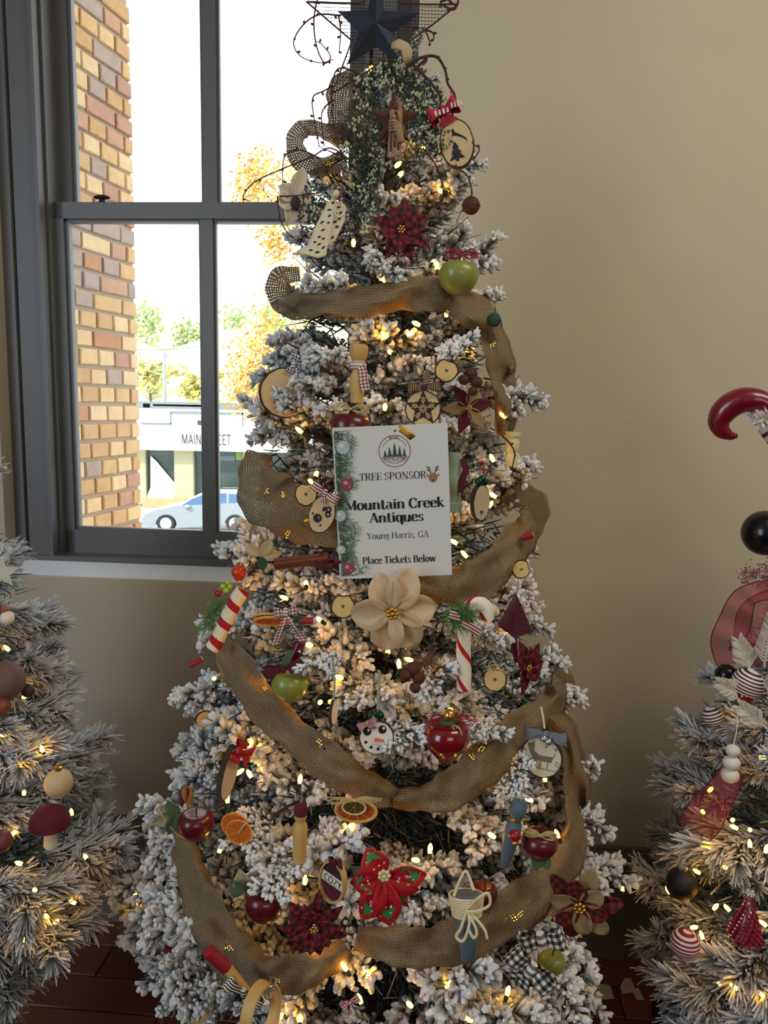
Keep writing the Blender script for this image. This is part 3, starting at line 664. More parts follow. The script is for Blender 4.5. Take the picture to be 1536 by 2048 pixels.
# where ribbons and ornaments lie (photo px, radius): boughs there stay shorter so that these rest in front
KEEP = []
def keep(*a): KEEP.extend(a)
SPANS = {}
RIBBONS = [
 ('burlap_ribbon', 'burlap ribbon folded down beside the pip-berry greenery under the black star', [(712, 150, 34, .0), (694, 172, 58, .015), (688, 215, 64, .02), (690, 258, 56, .01), (702, 292, 34, -.01)]),
 ('burlap_ribbon', 'open-weave burlap loop sticking out towards the upper window panes', [(688, 285, 26, .0), (650, 262, 30, .03), (612, 256, 30, .05), (590, 278, 34, .03), (600, 318, 36, .0), (640, 334, 36, .0), (690, 318, 30, -.01)]),
 ('burlap_ribbon', 'burlap ribbon wrapped round the tree just below the topmost green apple', [(600, 548, 26, -.05), (562, 556, 40, -.02), (560, 596, 46, .0), (592, 612, 46, .012), (650, 608, 44, .02), (720, 604, 52, .028), (800, 592, 58, .03), (866, 588, 60, .03), (925, 608, 60, .028), (970, 646, 56, .02), (996, 700, 50, .012), (1006, 762, 46, .0), (1012, 815, 40, -.01), (1008, 870, 30, -.02)]),
 ('burlap_ribbon', 'burlap ribbon bulging out beside the sponsor sign in front of the lower window pane', [(520, 905, 40, -.01), (512, 945, 70, .02), (535, 990, 104, .035), (582, 1025, 100, .035), (640, 1052, 70, .025), (720, 1070, 60, .0)]),
 ('burlap_ribbon', 'burlap ribbon emerging under the sponsor sign and looping out against the plain wall', [(790, 1125, 50, .0), (845, 1155, 66, .02), (900, 1172, 74, .03), (955, 1160, 74, .03), (1005, 1118, 68, .03), (1042, 1074, 60, .03), (1066, 1040, 52, .02), (1066, 1005, 50, .0), (1040, 988, 44, -.02), (1010, 1000, 36, -.04)]),
 ('burlap_ribbon', 'burlap ribbon running diagonally down from the striped candy cane to the dried citrus slices', [(440, 1272, 30, -.02), (460, 1312, 52, .01), (492, 1362, 64, .025), (530, 1414, 64, .03), (585, 1466, 64, .03), (648, 1518, 66, .03), (712, 1562, 64, .03), (770, 1590, 46, .015), (800, 1600, 26, -.01)]),
 ('burlap_ribbon', 'burlap ribbon swagging below the shiny red apple and rising behind the sleigh slice', [(785, 1596, 30, .0), (830, 1598, 46, .02), (880, 1590, 62, .03), (930, 1562, 78, .032), (975, 1520, 76, .03), (1010, 1480, 66, .025), (1050, 1445, 54, .01), (1098, 1412, 52, .0), (1124, 1376, 50, .0), (1118, 1330, 30, -.03)]),
 ('burlap_ribbon', 'burlap ribbon hanging along the wall edge and sweeping under the blue cone', [(1100, 1420, 34, -.02), (1136, 1470, 40, .0), (1152, 1545, 44, .0), (1156, 1630, 46, .0), (1140, 1700, 58, .01), (1098, 1762, 76, .025), (1042, 1812, 84, .03), (985, 1850, 84, .03), (920, 1880, 84, .03), (850, 1896, 78, .03), (780, 1890, 66, .025), (712, 1876, 50, .01)]),
 ('burlap_ribbon', 'burlap ribbon dropping from the low red apple and curling under the red checked poinsettia', [(352, 1660, 30, -.02), (374, 1715, 54, .0), (398, 1790, 62, .015), (430, 1862, 84, .03), (478, 1925, 90, .03), (540, 1952, 72, .03), (605, 1944, 66, .03), (655, 1922, 56, .02), (695, 1894, 34, .0)]),
]
for _, _, pts in RIBBONS:
    for q in spline([V(p) for p in pts], 5): keep((q[0], q[1], q[2] * .36))
# big ornaments kept clear
keep((786, 900, 95), (786, 1000, 95), (786, 1110, 90), (720, 900, 60), (850, 900, 50), (720, 1120, 50), (860, 1120, 50), (785, 1222, 70), (752, 60, 50), (790, 245, 45), (905, 250, 45),
     (655, 440, 50), (805, 455, 50), (917, 553, 40), (715, 740, 30), (893, 740, 24), (846, 815, 36), (963, 1005, 30), (645, 1025, 30), (600, 1120, 50), (455, 1235, 30), (686, 1212, 24), (925, 1330, 25),
     (1030, 1240, 30), (920, 1232, 40), (1075, 1330, 35), (990, 1357, 25), (830, 1350, 20), (580, 1375, 30), (753, 1475, 36), (893, 1478, 50), (1083, 1510, 44), (410, 1437, 20), (455, 1545, 35), (715, 1615, 42),
     (478, 1660, 26), (395, 1650, 36), (600, 1670, 25), (665, 1760, 36), (770, 1770, 75), (1030, 1650, 26), (1080, 1690, 40), (935, 1850, 34), (1165, 1800, 75), (1085, 1880, 35), (1060, 1930, 35), (530, 1800, 40), (630, 1845, 66), (470, 1940, 45), (520, 2020, 40), (400, 2025, 30), (930, 820, 30), (560, 1260, 40))
KEEP_R = [(1500, 840, 50), (1530, 1066, 46), (1490, 1250, 50), (1495, 1370, 35), (1425, 1435, 26), (1462, 1525, 30), (1410, 1640, 40), (1363, 1768, 32), (1370, 1885, 30), (1500, 1830, 42)]
KEEP_L = [(117, 1565, 34), (100, 1650, 40)]

def grow(root, cone, meshes, z0, z1, dz, sp, seed, keepers, scale, dpush=.075, lo=None, name='branch', tilt=(-.12, .42), jit=.10, extras=()):
    rng = random.Random(seed); back = MB(); nb = 0; cand = [(None, e, 0) for e in extras]
    z = z0
    while z < z1:
        r_ = cone.r(z); n = max(5, int(2 * pi * r_ / sp)); ph0 = rng.uniform(0, 6.3)
        for i in range(n):
            ph = ph0 + 2 * pi * (i + rng.uniform(-.3, .3)) / n
            zz = z + rng.uniform(-.5, .5) * dz; r1 = cone.r(zz) * rng.uniform(1 - jit, 1 + jit * .4) + .006
            cand.append((zz, ph, r1))
        z += dz
    for zz, ph, r1 in cand:
        ex = ph if zz is None else None
        if ex:
            tip = cone.surf(ex[0], ex[1], ex[3]) if len(ex) > 3 else at(ex[0], ex[1], cone.y - .02); sd = 1 if tip.x > cone.x else -1; zz = tip.z; o = V((tip.x - cone.x, tip.y - cone.y, 0)).normalized() if len(ex) > 3 else V((sd, -.15, 0)).normalized(); r1 = (tip - V((cone.x, cone.y, zz))).length
        else: o = V((math.sin(ph), -math.cos(ph), 0)); tip = V((cone.x, cone.y, zz)) + o * r1
        px, py = proj(tip)
        if not (-130 < px < 1666 and -90 < py < 2330): continue
        front = -o.y
        if front > -.15 and not ex:
            for kx, ky, kr in keepers:
                if (px - kx) ** 2 + (py - ky) ** 2 < (kr + 22) ** 2: r1 = max(.03, r1 - dpush * rng.uniform(.8, 1.15)); break
        top = (zz - z0) / (z1 - z0); el = rng.uniform(*tilt) + .35 * top; el = ex[2] if ex else el; s = scale * rng.uniform(.85, 1.15) * (1 - .35 * top)
        s = min(s, r1 / .16) * (.68 if ex and len(ex) > 3 else 1)
        X = (o * math.cos(el) + V((0, 0, math.sin(el)))).normalized(); Yv = V((0, 0, 1)).cross(X).normalized(); Zv = X.cross(Yv); ro = rng.gauss(0, .35)
        Y2 = Yv * math.cos(ro) + Zv * math.sin(ro); Z2 = X.cross(Y2)
        loc = tip if ex else V((cone.x, cone.y, zz)) + o * r1
        loc = loc - X * (.185 * s)
        mt = Matrix(((X.x * s, Y2.x * s, Z2.x * s, loc.x), (X.y * s, Y2.y * s, Z2.y * s, loc.y), (X.z * s, Y2.z * s, Z2.z * s, loc.z), (0, 0, 0, 1)))
        if front > -.42 and nb < 300 or lo is None:
            ob = bpy.data.objects.new(name, rng.choice(meshes)); COL.objects.link(ob); ob.parent = root; ob.matrix_basis = root.matrix_basis.inverted() @ mt; nb += 1
        else:
            sb = rng.choice(lo); base = len(back.v); mm = Matrix.Translation(-root.location) @ mt
            back.v.extend(mm @ p for p in sb.v); back.t.extend(sb.t); back.c.extend(sb.c); back.f.extend([base + i for i in f] for f in sb.f); back.mi.extend(sb.mi)
    if back.v: stuff(back.build('back_branches', [meshes[0].materials[0], TWIG], root))
    return nb
def inner(root, cone, z0, z1, n, mat, seed):
    rng = random.Random(seed); b = MB(1, -V(root.location))
    for _ in range(n):
        zz = z0 + (z1 - z0) * (1 - math.sqrt(rng.random())); r_ = cone.r(zz) * rng.uniform(.15, .80); a = rng.uniform(0, 2 * pi); p = V((cone.x + r_ * math.cos(a), cone.y + r_ * math.sin(a), zz))
        d = V((math.cos(a) + rng.gauss(0, .6), math.sin(a) + rng.gauss(0, .6), rng.gauss(.1, .6))).normalized(); q = d.orthogonal().normalized() * rng.uniform(.0012, .0035); L = rng.uniform(.03, .06)
        b.add([p - q, p + q, p + d * L + q * .4, p + d * L - q * .4], [(0, 1, 2, 3)], 0, None, [0, 0, .2, .2] if rng.random() < .9 else [.3, .3, .9, .9])
    return stuff(b.build('inner_needles', mat, root, smooth=False))
def trunk(root, cone, zt, r0, stand=True):
    b = MB(1, -V(root.location)); b.tube([(cone.x, cone.y, .03), (cone.x, cone.y, zt * .6), (cone.x, cone.y, zt)], [r0, r0 * .7, .006], 10); b.build('trunk', M('trunk_brown', (74, 56, 42), .85, bump=.4), root)
    for i in range(4):
        a = pi / 4 + i * pi / 2; b = MB(1, -V(root.location)); e = V((math.cos(a), math.sin(a), 0))
        b.tube([V((cone.x, cone.y, .16)) + e * .02, V((cone.x, cone.y, .09)) + e * .1, V((cone.x, cone.y, .012)) + e * .26], [.011, .011, .010], 8); b.build('stand_leg', M('green_steel', (40, 52, 44), .5, .3), root)
def tree(name, cone, label, zt, r0):
    return tag(empty(name, (cone.x, cone.y, 0)), label, 'tree')
t_main = tree('christmas_tree', MAIN, 'tall snow-flocked Christmas tree in the middle wrapped with burlap ribbon', 2.5, .03)
ZTOP = MAIN.tab[-1][0]
trunk(t_main, MAIN, ZTOP, .028)
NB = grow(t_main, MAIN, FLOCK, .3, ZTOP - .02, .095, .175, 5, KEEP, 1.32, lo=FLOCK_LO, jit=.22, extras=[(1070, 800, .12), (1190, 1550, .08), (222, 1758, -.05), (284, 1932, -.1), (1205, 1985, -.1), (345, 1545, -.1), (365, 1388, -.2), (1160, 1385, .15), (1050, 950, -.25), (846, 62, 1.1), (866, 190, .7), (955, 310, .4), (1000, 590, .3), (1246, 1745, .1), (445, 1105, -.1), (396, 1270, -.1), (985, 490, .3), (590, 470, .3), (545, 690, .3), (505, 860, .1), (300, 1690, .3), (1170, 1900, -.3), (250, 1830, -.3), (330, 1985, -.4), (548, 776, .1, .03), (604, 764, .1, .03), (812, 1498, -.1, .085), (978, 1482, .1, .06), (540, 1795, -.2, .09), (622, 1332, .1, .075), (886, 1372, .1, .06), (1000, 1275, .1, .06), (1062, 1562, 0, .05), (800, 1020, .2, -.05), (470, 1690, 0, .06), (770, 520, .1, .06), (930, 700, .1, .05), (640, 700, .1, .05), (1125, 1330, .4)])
inner(t_main, MAIN, .2, ZTOP, 17000, NEED, 6)
t_left = tree('christmas_tree', LEFT, 'frosted pine Christmas tree partly in view beneath the window corner', 1.9, .025)
trunk(t_left, LEFT, LEFT.tab[-1][0], .025)
grow(t_left, LEFT, PINES, .22, LEFT.tab[-1][0], .11, .17, 15, KEEP_L, 1.15, .06, tilt=(-.35, .3)); inner(t_left, LEFT, .2, LEFT.tab[-1][0], 7000, PINE, 16)
t_right = tree('christmas_tree', RIGHT, 'frosted pine Christmas tree with red and black baubles against the plain wall', 1.9, .025)
trunk(t_right, RIGHT, RIGHT.tab[-1][0], .025)
grow(t_right, RIGHT, PINES, .3, interp([(0, 0), (1, 1)], 1) * 1.36, .115, .18, 25, KEEP_R, 1.15, .06, tilt=(-.3, .3)); inner(t_right, RIGHT, .15, 1.35, 7000, PINE, 26)

# ------------------------------------------------------------------ ribbons
BURLAP = m_burlap('burlap', (82, 68, 50), (142, 120, 88))
for nm, lab, pts in RIBBONS:
    P = spline([V(p) for p in pts], 11); b = MB(); nw = 10; vs_, tx = [], []; L = 0; prev = None; ph = R.uniform(0, 6)
    for i, q in enumerate(P):
        a, c = P[max(i - 1, 0)], P[min(i + 1, len(P) - 1)]; t = V((c[0] - a[0], c[1] - a[1])); t.normalize(); nn = V((-t.y, t.x)); hw = q[2] / 2 * 1.12
        ct = MAIN.surf(q[0], q[1], q[3]); L += (ct - prev).length if prev else 0; prev = ct
        for j in range(nw + 1):
            s_ = 2 * j / nw - 1
            fold = .009 * math.sin(s_ * 3.1 + i * .17 + ph) + .007 * math.sin(i * .37 + s_ * 1.4 + ph) + .003 * math.sin(s_ * 5.5 - i * .22 + 2 * ph) - .012 * s_ * s_
            vs_.append(MAIN.surf(q[0] + nn.x * hw * s_ * (1 + .09 * math.sin(i * .31 + ph) + .05 * math.sin(i * .83)), q[1] + nn.y * hw * s_ * (1 + .09 * math.sin(i * .31 + ph) + .05 * math.sin(i * .83)), q[3] + fold)); tx.append((L, s_ * hw * depth(ct) / F, 0))
    b.add(vs_, [(i * (nw + 1) + j, i * (nw + 1) + j + 1, (i + 1) * (nw + 1) + j + 1, (i + 1) * (nw + 1) + j) for i in range(len(P) - 1) for j in range(nw)], 0, tx)
    o = b.build(nm, BURLAP); tag(o, lab, 'ribbon'); sm = o.modifiers.new('Solid', 'SOLIDIFY'); sm.thickness = .0007

# ------------------------------------------------------------------ strings of little lights
def m_bulb():
    q = NT('warm_bulb'); q.col((.9, .6, .2)); q.b.inputs['Emission Color'].default_value = (1, .43, .025, 1); q.b.inputs['Emission Strength'].default_value = 33; return q.m
BULB = m_bulb(); SOCK = M('green_socket', (30, 48, 36), .6)
b = MB(); b.lathe([(.003, -.007), (.0034, -.004), (.0042, .001), (.004, .005), (.0024, .009), (.0005, .0112)], 8, m=0); b.lathe([(.0036, -.016), (.0042, -.007), (.0036, -.0055)], 8, m=1)
o = b.build('bulb', [BULB, SOCK], link=False); BME_ = o.data; bpy.data.objects.remove(o)
def string_of_lights(cone, label, pts, extra, seed, wire=True):
    rng = random.Random(seed); root = tag(empty('string_lights', (cone.x, cone.y, 0)), label, 'lights'); P = []
    for px, py in pts: P.append(cone.surf(px, py, rng.uniform(-.022, .008)))
    P.sort(key=lambda p: p.z)
    for p in P:
        o = bpy.data.objects.new('bulb', BME_); COL.objects.link(o); o.parent = root; o.location = p - root.location
        o.rotation_euler = (rng.uniform(-1, 1.4), rng.uniform(-1.2, 1.2), rng.uniform(0, 6))
    for _ in range(extra):
        zz = cone.tab[0][0] + rng.random() * (cone.tab[-1][0] - cone.tab[0][0]) * .9; r_ = cone.r(zz); a = rng.uniform(0, 2 * pi); p = V((cone.x + r_ * .8 * math.cos(a), cone.y + r_ * .8 * math.sin(a), zz)); P.append(p)
        q = proj(p)
        if not (0 < q[0] < 1536 and 0 < q[1] < 2048): continue
        o = bpy.data.objects.new('bulb', BME_); COL.objects.link(o); o.parent = root; o.location = p - root.location; o.rotation_euler = (rng.uniform(-1, 1.4), rng.uniform(-1.2, 1.2), rng.uniform(0, 6))
    # the wire winds round inside the boughs
    z0, z1 = min(p.z for p in P), max(p.z for p in P); n = 220
    b = MB(1, -V(root.location)); b.tube([(cone.x + cone.r(z0 + (z1 - z0) * i / n) * .72 * math.cos(i * .42), cone.y + cone.r(z0 + (z1 - z0) * i / n) * .72 * math.sin(i * .42), z0 + (z1 - z0) * i / n) for i in range(n + 1)], .0014, 4); b.build('wire', SOCK, root)
string_of_lights(MAIN, 'warm white string lights wound through the tall flocked tree', [(738, 140), (656, 328), (795, 330), (800, 350), (845, 298), (883, 382), (707, 487), (690, 552), (768, 560), (866, 525), (874, 534), (893, 628), (834, 648), (818, 668), (770, 672), (690, 675), (782, 705), (600, 862), (770, 815),
 (1008, 832), (985, 690), (533, 985), (566, 992), (632, 950), (625, 965), (985, 918), (988, 992), (980, 1010), (575, 1070), (478, 1133), (910, 1085), (930, 1110), (612, 1168), (482, 1195), (570, 1196), (640, 1240), (775, 1305), (798, 1330), (1020, 1268), (428, 1357), (530, 1375), (680, 1355), (640, 1405), (900, 1420),
 (945, 1515), (960, 1500), (478, 1545), (500, 1550), (455, 1600), (600, 1560), (640, 1487), (985, 1672), (1115, 1670), (610, 1762), (600, 1745), (545, 1785), (830, 1720), (370, 1862), (460, 1897), (555, 1965), (735, 1945), (720, 2000), (895, 1972), (1015, 1985), (1130, 2010), (1040, 1830), (1030, 1838), (272, 1790), (622, 1888),
 (500, 1490), (860, 1700), (690, 1935), (1000, 1275), (540, 1345), (600, 1370), (820, 1320), (870, 1130), (620, 1290), (1060, 1600), (1090, 1560), (440, 1700), (650, 1690), (700, 1655), (560, 2030), (600, 2040), (820, 2010), (1180, 1930), (1245, 1780), (940, 2040)], 4, 31)
string_of_lights(LEFT, 'warm white string lights on the pine under the window corner', [(15, 1298), (48, 1394), (40, 1532), (85, 1500), (48, 1586), (143, 1627), (25, 1668), (40, 1727), (172, 1715), (147, 1805), (92, 1832), (113, 1843), (43, 1882), (8, 1470), (70, 1780)], 6, 32)
string_of_lights(RIGHT, 'warm white string lights on the pine with red and black baubles', [(1495, 1430), (1420, 1580), (1406, 1624), (1524, 1515), (1470, 1655), (1500, 1690), (1413, 1702), (1450, 1735), (1395, 1744), (1337, 1782), (1430, 1815), (1456, 1818), (1386, 1855), (1404, 1873), (1470, 1975), (1526, 1992), (1500, 1660), (1528, 1848), (1465, 1640), (1440, 1968), (1532, 1700)], 6, 33)
# ================================================================== ORNAMENTS
class Orn:
    """a thing hung at a photo pixel on a tree: local units are photo pixels there, x right, z up, -y towards the room."""
    def __init__(s, name, label, cat, px, py, off=.03, yaw=0, roll=0, tilt=0, cone=MAIN, group=None, P=None):
        P = P if P is not None else cone.surf(px, py, off); s.px, s.py = px, py; s.k = depth(P) / F
        d = P - CAM; s.roll = math.radians(roll) + ROLL; s.tree = cone
        s.e = empty(name, P, (math.radians(tilt), s.roll, math.atan2(-d.x, d.y) + math.radians(yaw)))
        tag(s.e, label, cat, group)
    def q(s, px, py):
        dx, dz = px - s.px, s.py - py; c, n = math.cos(s.roll), math.sin(s.roll); return (dx * c - dz * n, dx * n + dz * c)
    def mb(s): return MB(s.k)
    def part(s, name, b, m, parent=None, smooth=True, kind=None):
        o = b.build(name, m, parent if parent is not None else s.e, smooth)
        if kind: o['kind'] = kind
        return o
    def hang(s, z0, h=26, m=None, r=.9):
        b = s.mb(); b.tube([(0, 0, z0), (1.5, 3, z0 + h * .5), (0, 8, z0 + h)], r, 5); return s.part('hanger', b, m or TWINE)
TWINE = M('jute_twine', (176, 146, 100), .9); GOLD = M('gold_metal', (214, 170, 84), .25, .9, var=0); RUST = M('rusty_metal', (92, 54, 40), .75, .4, var=.3, bump=.3)
REDG = M('glossy_red', (116, 8, 24), .18, var=.05, coat=.6); DRED = M('dark_red_paint', (88, 10, 28), .3, var=.1, coat=.3); BURG = M('burgundy_cloth', (88, 18, 36), .85)
GAPP = M('green_apple_skin', (134, 138, 62), .35, var=.18, scale=18, coat=.2); STEM = M('dark_stem', (70, 52, 34), .8); RAFF = M('natural_raffia', (206, 180, 124), .7); RAFR = M('red_raffia', (150, 26, 40), .7)
WOODF = M('pale_wood', (206, 170, 112), .6, var=.12, scale=30); BARKD = M('dark_bark', (64, 46, 36), .95, var=.3, bump=.6); BLK = M('black_paint', (24, 22, 26), .6, var=0); CREAM = M('cream_paint', (236, 228, 206), .6, var=.03)
RINGS = m_rings('slice_end_grain', (222, 194, 144), (186, 146, 96)); RING2 = m_rings('slice_end_grain_grey', (200, 180, 146), (160, 132, 98))
GREENL = M('green_leaf_cloth', (74, 96, 58), .8); BLKR = m_check('red_black_check', (138, 18, 30), (24, 14, 18), 15); GING = m_check('red_gingham', (232, 222, 214), (140, 24, 40), 7); NAVY = m_check('navy_gingham', (220, 222, 228), (32, 38, 62), 6)
BWCH = m_check('black_white_check', (236, 232, 222), (20, 20, 22), 15, c3=(110, 108, 106)); RWST = m_stripe('red_white_stripes', (232, 222, 216), (146, 24, 40), 5.5); ZEB = m_stripe('black_white_stripes', (230, 222, 200), (26, 24, 24), 6)
GREYR = m_stripe('grey_stripe_ribbon', (150, 154, 160), (92, 96, 104), 4); CHAMP = M('champagne_cloth', (206, 176, 138), .55, var=.14, scale=60, bump=.25); TAN = M('tan_burlap_cloth', (152, 128, 92), .9, var=.12, scale=200, bump=.4)
PIP = M('pip_berry', (112, 30, 36), .5); VINE = M('dark_vine', (62, 42, 36), .9); PALEB = M('pale_green_berry', (190, 198, 152), .5); DKLEAF = M('dusty_dark_leaf', (54, 76, 70), .8, var=.25); TEAL = M('blue_grey_paint', (84, 104, 118), .6, var=.1); SAGE = M('sage_paint', (140, 160, 140), .65, var=.1)
SIL = M('silver_metal', (190, 190, 196), .25, .9, var=0); DGB = M('green_bell', (20, 72, 44), .25, .6, var=.1)

def apple_mesh(o, r, m, name='body', sq=1.0, taper=.0):
    b = o.mb(); pr = []
    for i in range(15):
        a = pi * i / 14; z = -math.cos(a); rr = math.sin(a) * (1 + .10 * z - taper * max(0, -z) * .55)
        zz = z * .94 * sq
        if z > .72: zz -= (z - .72) * 1.15
        pr.append((r * rr, r * zz))
    b.lathe(pr, 22, wob=.012); return o.part(name, b, m)
def stem(o, z0, h=16, lean=3):
    b = o.mb(); b.tube([(0, 0, z0 - 8), (lean * .4, 0, z0 + h * .4), (lean, 0, z0 + h)], [1.8, 1.4, 2], 6); return o.part('stem', b, STEM)
def raffia(o, x, z, w, h, m, n=16, y=-4, name='raffia_bow', seed=1):
    rng = random.Random(seed); b = o.mb()
    for i in range(n):
        sd = 1 if i % 2 else -1; L = w * rng.uniform(.6, 1.1); dz = rng.uniform(-.6, .6) * h; yy = y - rng.uniform(0, 6)
        if i % 3: b.tube(spline([(x, yy, z), (x + sd * L * .45, yy - 4, z + dz * .7 + h * .25), (x + sd * L, yy, z + dz)], 4), .9, 4, cap=False)
        else: b.tube(spline([(x, yy, z), (x + sd * L * .5, yy - 5, z + h * .5 + dz * .3), (x + sd * L * .95, yy - 2, z + dz * .3), (x + sd * L * .5, yy, z - h * .35 + dz * .2), (x, yy, z)], 4), .9, 4, cap=False)
    b.ball((x, y - 5, z), 3.2, (1.1, .8, .9), 8); return o.part(name, b, m)
def bow_mesh(b, x, z, w, h, m=0, y=-6, rot=0, tails=(1, 1), tl=1.0, bulge=.32):
    """two loops, a knot and tails of one flat ribbon of height h."""
    c, s_ = math.cos(math.radians(rot)), math.sin(math.radians(rot)); tr = lambda X, Y_, Z: V((x + X * c - Z * s_, y + Y_, z + X * s_ + Z * c)); up = lambda q: V((-s_, 0, c)) * q
    for sd in (-1, 1):
        P, W = [], []
        for i in range(13):
            t = i / 12; xx = sd * w * .5 * math.sin(pi * t) ** .8; yy = -bulge * w * .55 * math.sin(2 * pi * t) - .05 * w * math.sin(pi * t); P.append(tr(xx, yy, .10 * h * math.sin(pi * t) * (1 if t < .5 else -1))); W.append(up(h * .5 * (.32 + .68 * math.sin(pi * t))))
        b.strip(P, W, m, 4)
        if tails[0 if sd < 0 else 1]:
            P, W = [], []
            for i in range(7):
                t = i / 6; P.append(tr(sd * w * .30 * t * tl, -2 - 3 * math.sin(t * 5), -h * .2 - h * 1.1 * tl * t)); W.append((V((c, 0, s_)) * h * .34 * (.35 + .65 * t)))
            b.strip(P, W, m, 3)
    kn = [(h * .16, -h * .3), (h * .22, -h * .1), (h * .22, h * .1), (h * .16, h * .3)]
    p = tr(0, -3, 0); b.lathe(kn, 8, p, m)
def bow(o, x, z, w, h, mat, y=-6, rot=0, tails=(1, 1), tl=1.0, parent=None, name='bow', bulge=.32):
    b = o.mb(); bow_mesh(b, x, z, w, h, 0, y, rot, tails, tl, bulge); return o.part(name, b, mat, parent)
def petal(o, L, W, th, mat, lift=.35, droop=.35, cup=.25, p=.75, r0=3, y=0, tw=0, name='petal', uv=(0, 0), parent=None, rd=1.0):
    b = o.mb(); vs_, tx = [], []; ny, nx = 9, 4; c, s_ = math.cos(math.radians(th)), math.sin(math.radians(th))
    for i in range(ny + 1):
        u = i / ny; w_ = W * max(.05, math.sin(pi * min(1, (u ** p) * .95 + .035)) ** rd)
        for j in range(nx + 1):
            v = 2 * j / nx - 1; x = r0 + u * L; t = v * w_ ; yy = y - lift * L * u + droop * L * u * u + cup * w_ * (v * v - .3) * -1 + tw * v * w_ * u
            vs_.append((x * c - t * s_, yy, x * s_ + t * c)); tx.append((x + uv[0], t + uv[1], 0))
    b.add(vs_, [(i * (nx + 1) + j, i * (nx + 1) + j + 1, (i + 1) * (nx + 1) + j + 1, (i + 1) * (nx + 1) + j) for i in range(ny) for j in range(nx)], 0, tx)
    ob = o.part(name, b, mat, parent); md = ob.modifiers.new('Solid', 'SOLIDIFY'); md.thickness = .0008; return ob
def beads(o, r, n, mat, y=-12, x=0, z=0, br=3.4, name='bead_centre'):
    b = o.mb()
    for i in range(n):
        a = 2 * pi * i / max(1, n - 1); rr = 0 if i == n - 1 else r
        b.ball((x + rr * math.cos(a), y - (3 if rr == 0 else 0), z + rr * math.sin(a)), br, n=10)
    ob = o.part(name, b, mat); ob['kind'] = 'stuff'; return ob
def wood_slice(o, rx, rz, th, face=RINGS, bark=BARKD, jit=.025, seed=1, cx=0, cz=0):
    rng = random.Random(seed); out = ell(rx, rz, 30, jit, cx, cz, rng); inn = [(cx + (x - cx) * .93, cz + (z - cz) * .94) for x, z in out]
    b = o.mb(); n = len(out)
    vs_ = [(x, -th / 2, z) for x, z in inn] + [(x, -th / 2 + .6, z) for x, z in out] + [(x * 1.0, th / 2, z) for x, z in out]
    b.add(vs_, [(i, n + i, n + (i + 1) % n, (i + 1) % n) for i in range(n)] + [(n + i, 2 * n + i, 2 * n + (i + 1) % n, n + (i + 1) % n) for i in range(n)] + [tuple(range(3 * n - 1, 2 * n - 1, -1))])
    b2 = o.mb(); b2.prism(inn, -th / 2 - .3, -th / 2 + 1)
    f = o.part('wood_face', b2, face, smooth=False); o.part('bark', b, bark); return f
def flat(o, name, outlines, y, mat, parent=None, th=.5):
    b = o.mb()
    for q in outlines: b.prism(q, y - th, y)
    return o.part(name, b, mat, parent, smooth=False)
def ring_pts(r0, r1, cx, cz, n=30):
    return [(cx + r1 * math.cos(2 * pi * i / n), cz + r1 * math.sin(2 * pi * i / n)) for i in range(n + 1)] + [(cx + r0 * math.cos(2 * pi * i / n), cz + r0 * math.sin(2 * pi * i / n)) for i in range(n, -1, -1)]
def tuft(o, name, pts, mat, n, L, seed, r=.7, droop=.4):
    rng = random.Random(seed); b = o.mb()
    for _ in range(n):
        x, z = rng.choice(pts); x += rng.gauss(0, 4); z += rng.gauss(0, 4); d = V((rng.gauss(0, 1), rng.gauss(-.4, .6), rng.gauss(.0, .9))).normalized() * L * rng.uniform(.6, 1.2)
        b.tube([(x, 0, z), (x + d.x * .5, d.y * .5, z + d.z * .5 + 1), (x + d.x, d.y, z + d.z - droop * L * .4)], [r, r, r * .4], 3, cap=False)
    return o.part(name, b, mat, kind='stuff')

# ------------------------------------------------------------------ paper sponsor sign
sg = Orn('sponsor_sign', 'white paper sponsor sign with printed pine border clipped to the tree front', 'sign', 785.5, 1004.5, .055, roll=-4.7)
PAPER = M('white_paper', (214, 214, 212), .75, var=.01)
SW, SH = 228, 306
b = sg.mb(); vs_ = []; nx, nz = 12, 12
for s_ in (0, 1):
    for i in range(nx + 1):
        for j in range(nz + 1):
            u, v = i / nx - .5, j / nz - .5; vs_.append((u * SW, s_ * .5 + 1.6 * max(0, -u - .32) ** 2 * 60 * (.5 - v), v * SH))
m_ = (nx + 1) * (nz + 1); fs = []
for i in range(nx):
    for j in range(nz):
        a = i * (nz + 1) + j; fs += [(a, a + nz + 1, a + nz + 2, a + 1), (m_ + a, m_ + a + 1, m_ + a + nz + 2, m_ + a + nz + 1)]
edge = [i * (nz + 1) for i in range(nx + 1)] + [nx * (nz + 1) + j for j in range(1, nz + 1)] + [i * (nz + 1) + nz for i in range(nx - 1, -1, -1)] + [j for j in range(nz - 1, 0, -1)]
fs += [(edge[i], m_ + edge[i], m_ + edge[(i + 1) % len(edge)], edge[(i + 1) % len(edge)]) for i in range(len(edge))]
b.add(vs_, fs); sg.part('sheet', b, PAPER)
INK = M('print_black', (30, 30, 36), .7, var=0); PY = -.7
def line(b, s_, px0, px1, mid_py, h, W, t, y=PY):
    x0, z0 = sg.q(px0, mid_py); x1 = sg.q(px1, mid_py)[0]; zc = sg.q((px0 + px1) / 2, mid_py)[1]; text(b, s_, x0, x1, zc, h, y, W, t)
def sp(name, s_, *a):
    b = sg.mb(); line(b, s_, *a); o = sg.part(name, b, INK, smooth=False); o['kind'] = 'stuff'
sp('print_line', 'TREE SPONSOR', 718, 852, 958.5, 14.5, .135, .035)
sp('print_line', 'Mountain Creek', 690, 890, 1017, 19.5, .22, .05)
sp('print_line', 'Antiques', 739, 849, 1043.5, 19.5, .22, .05)
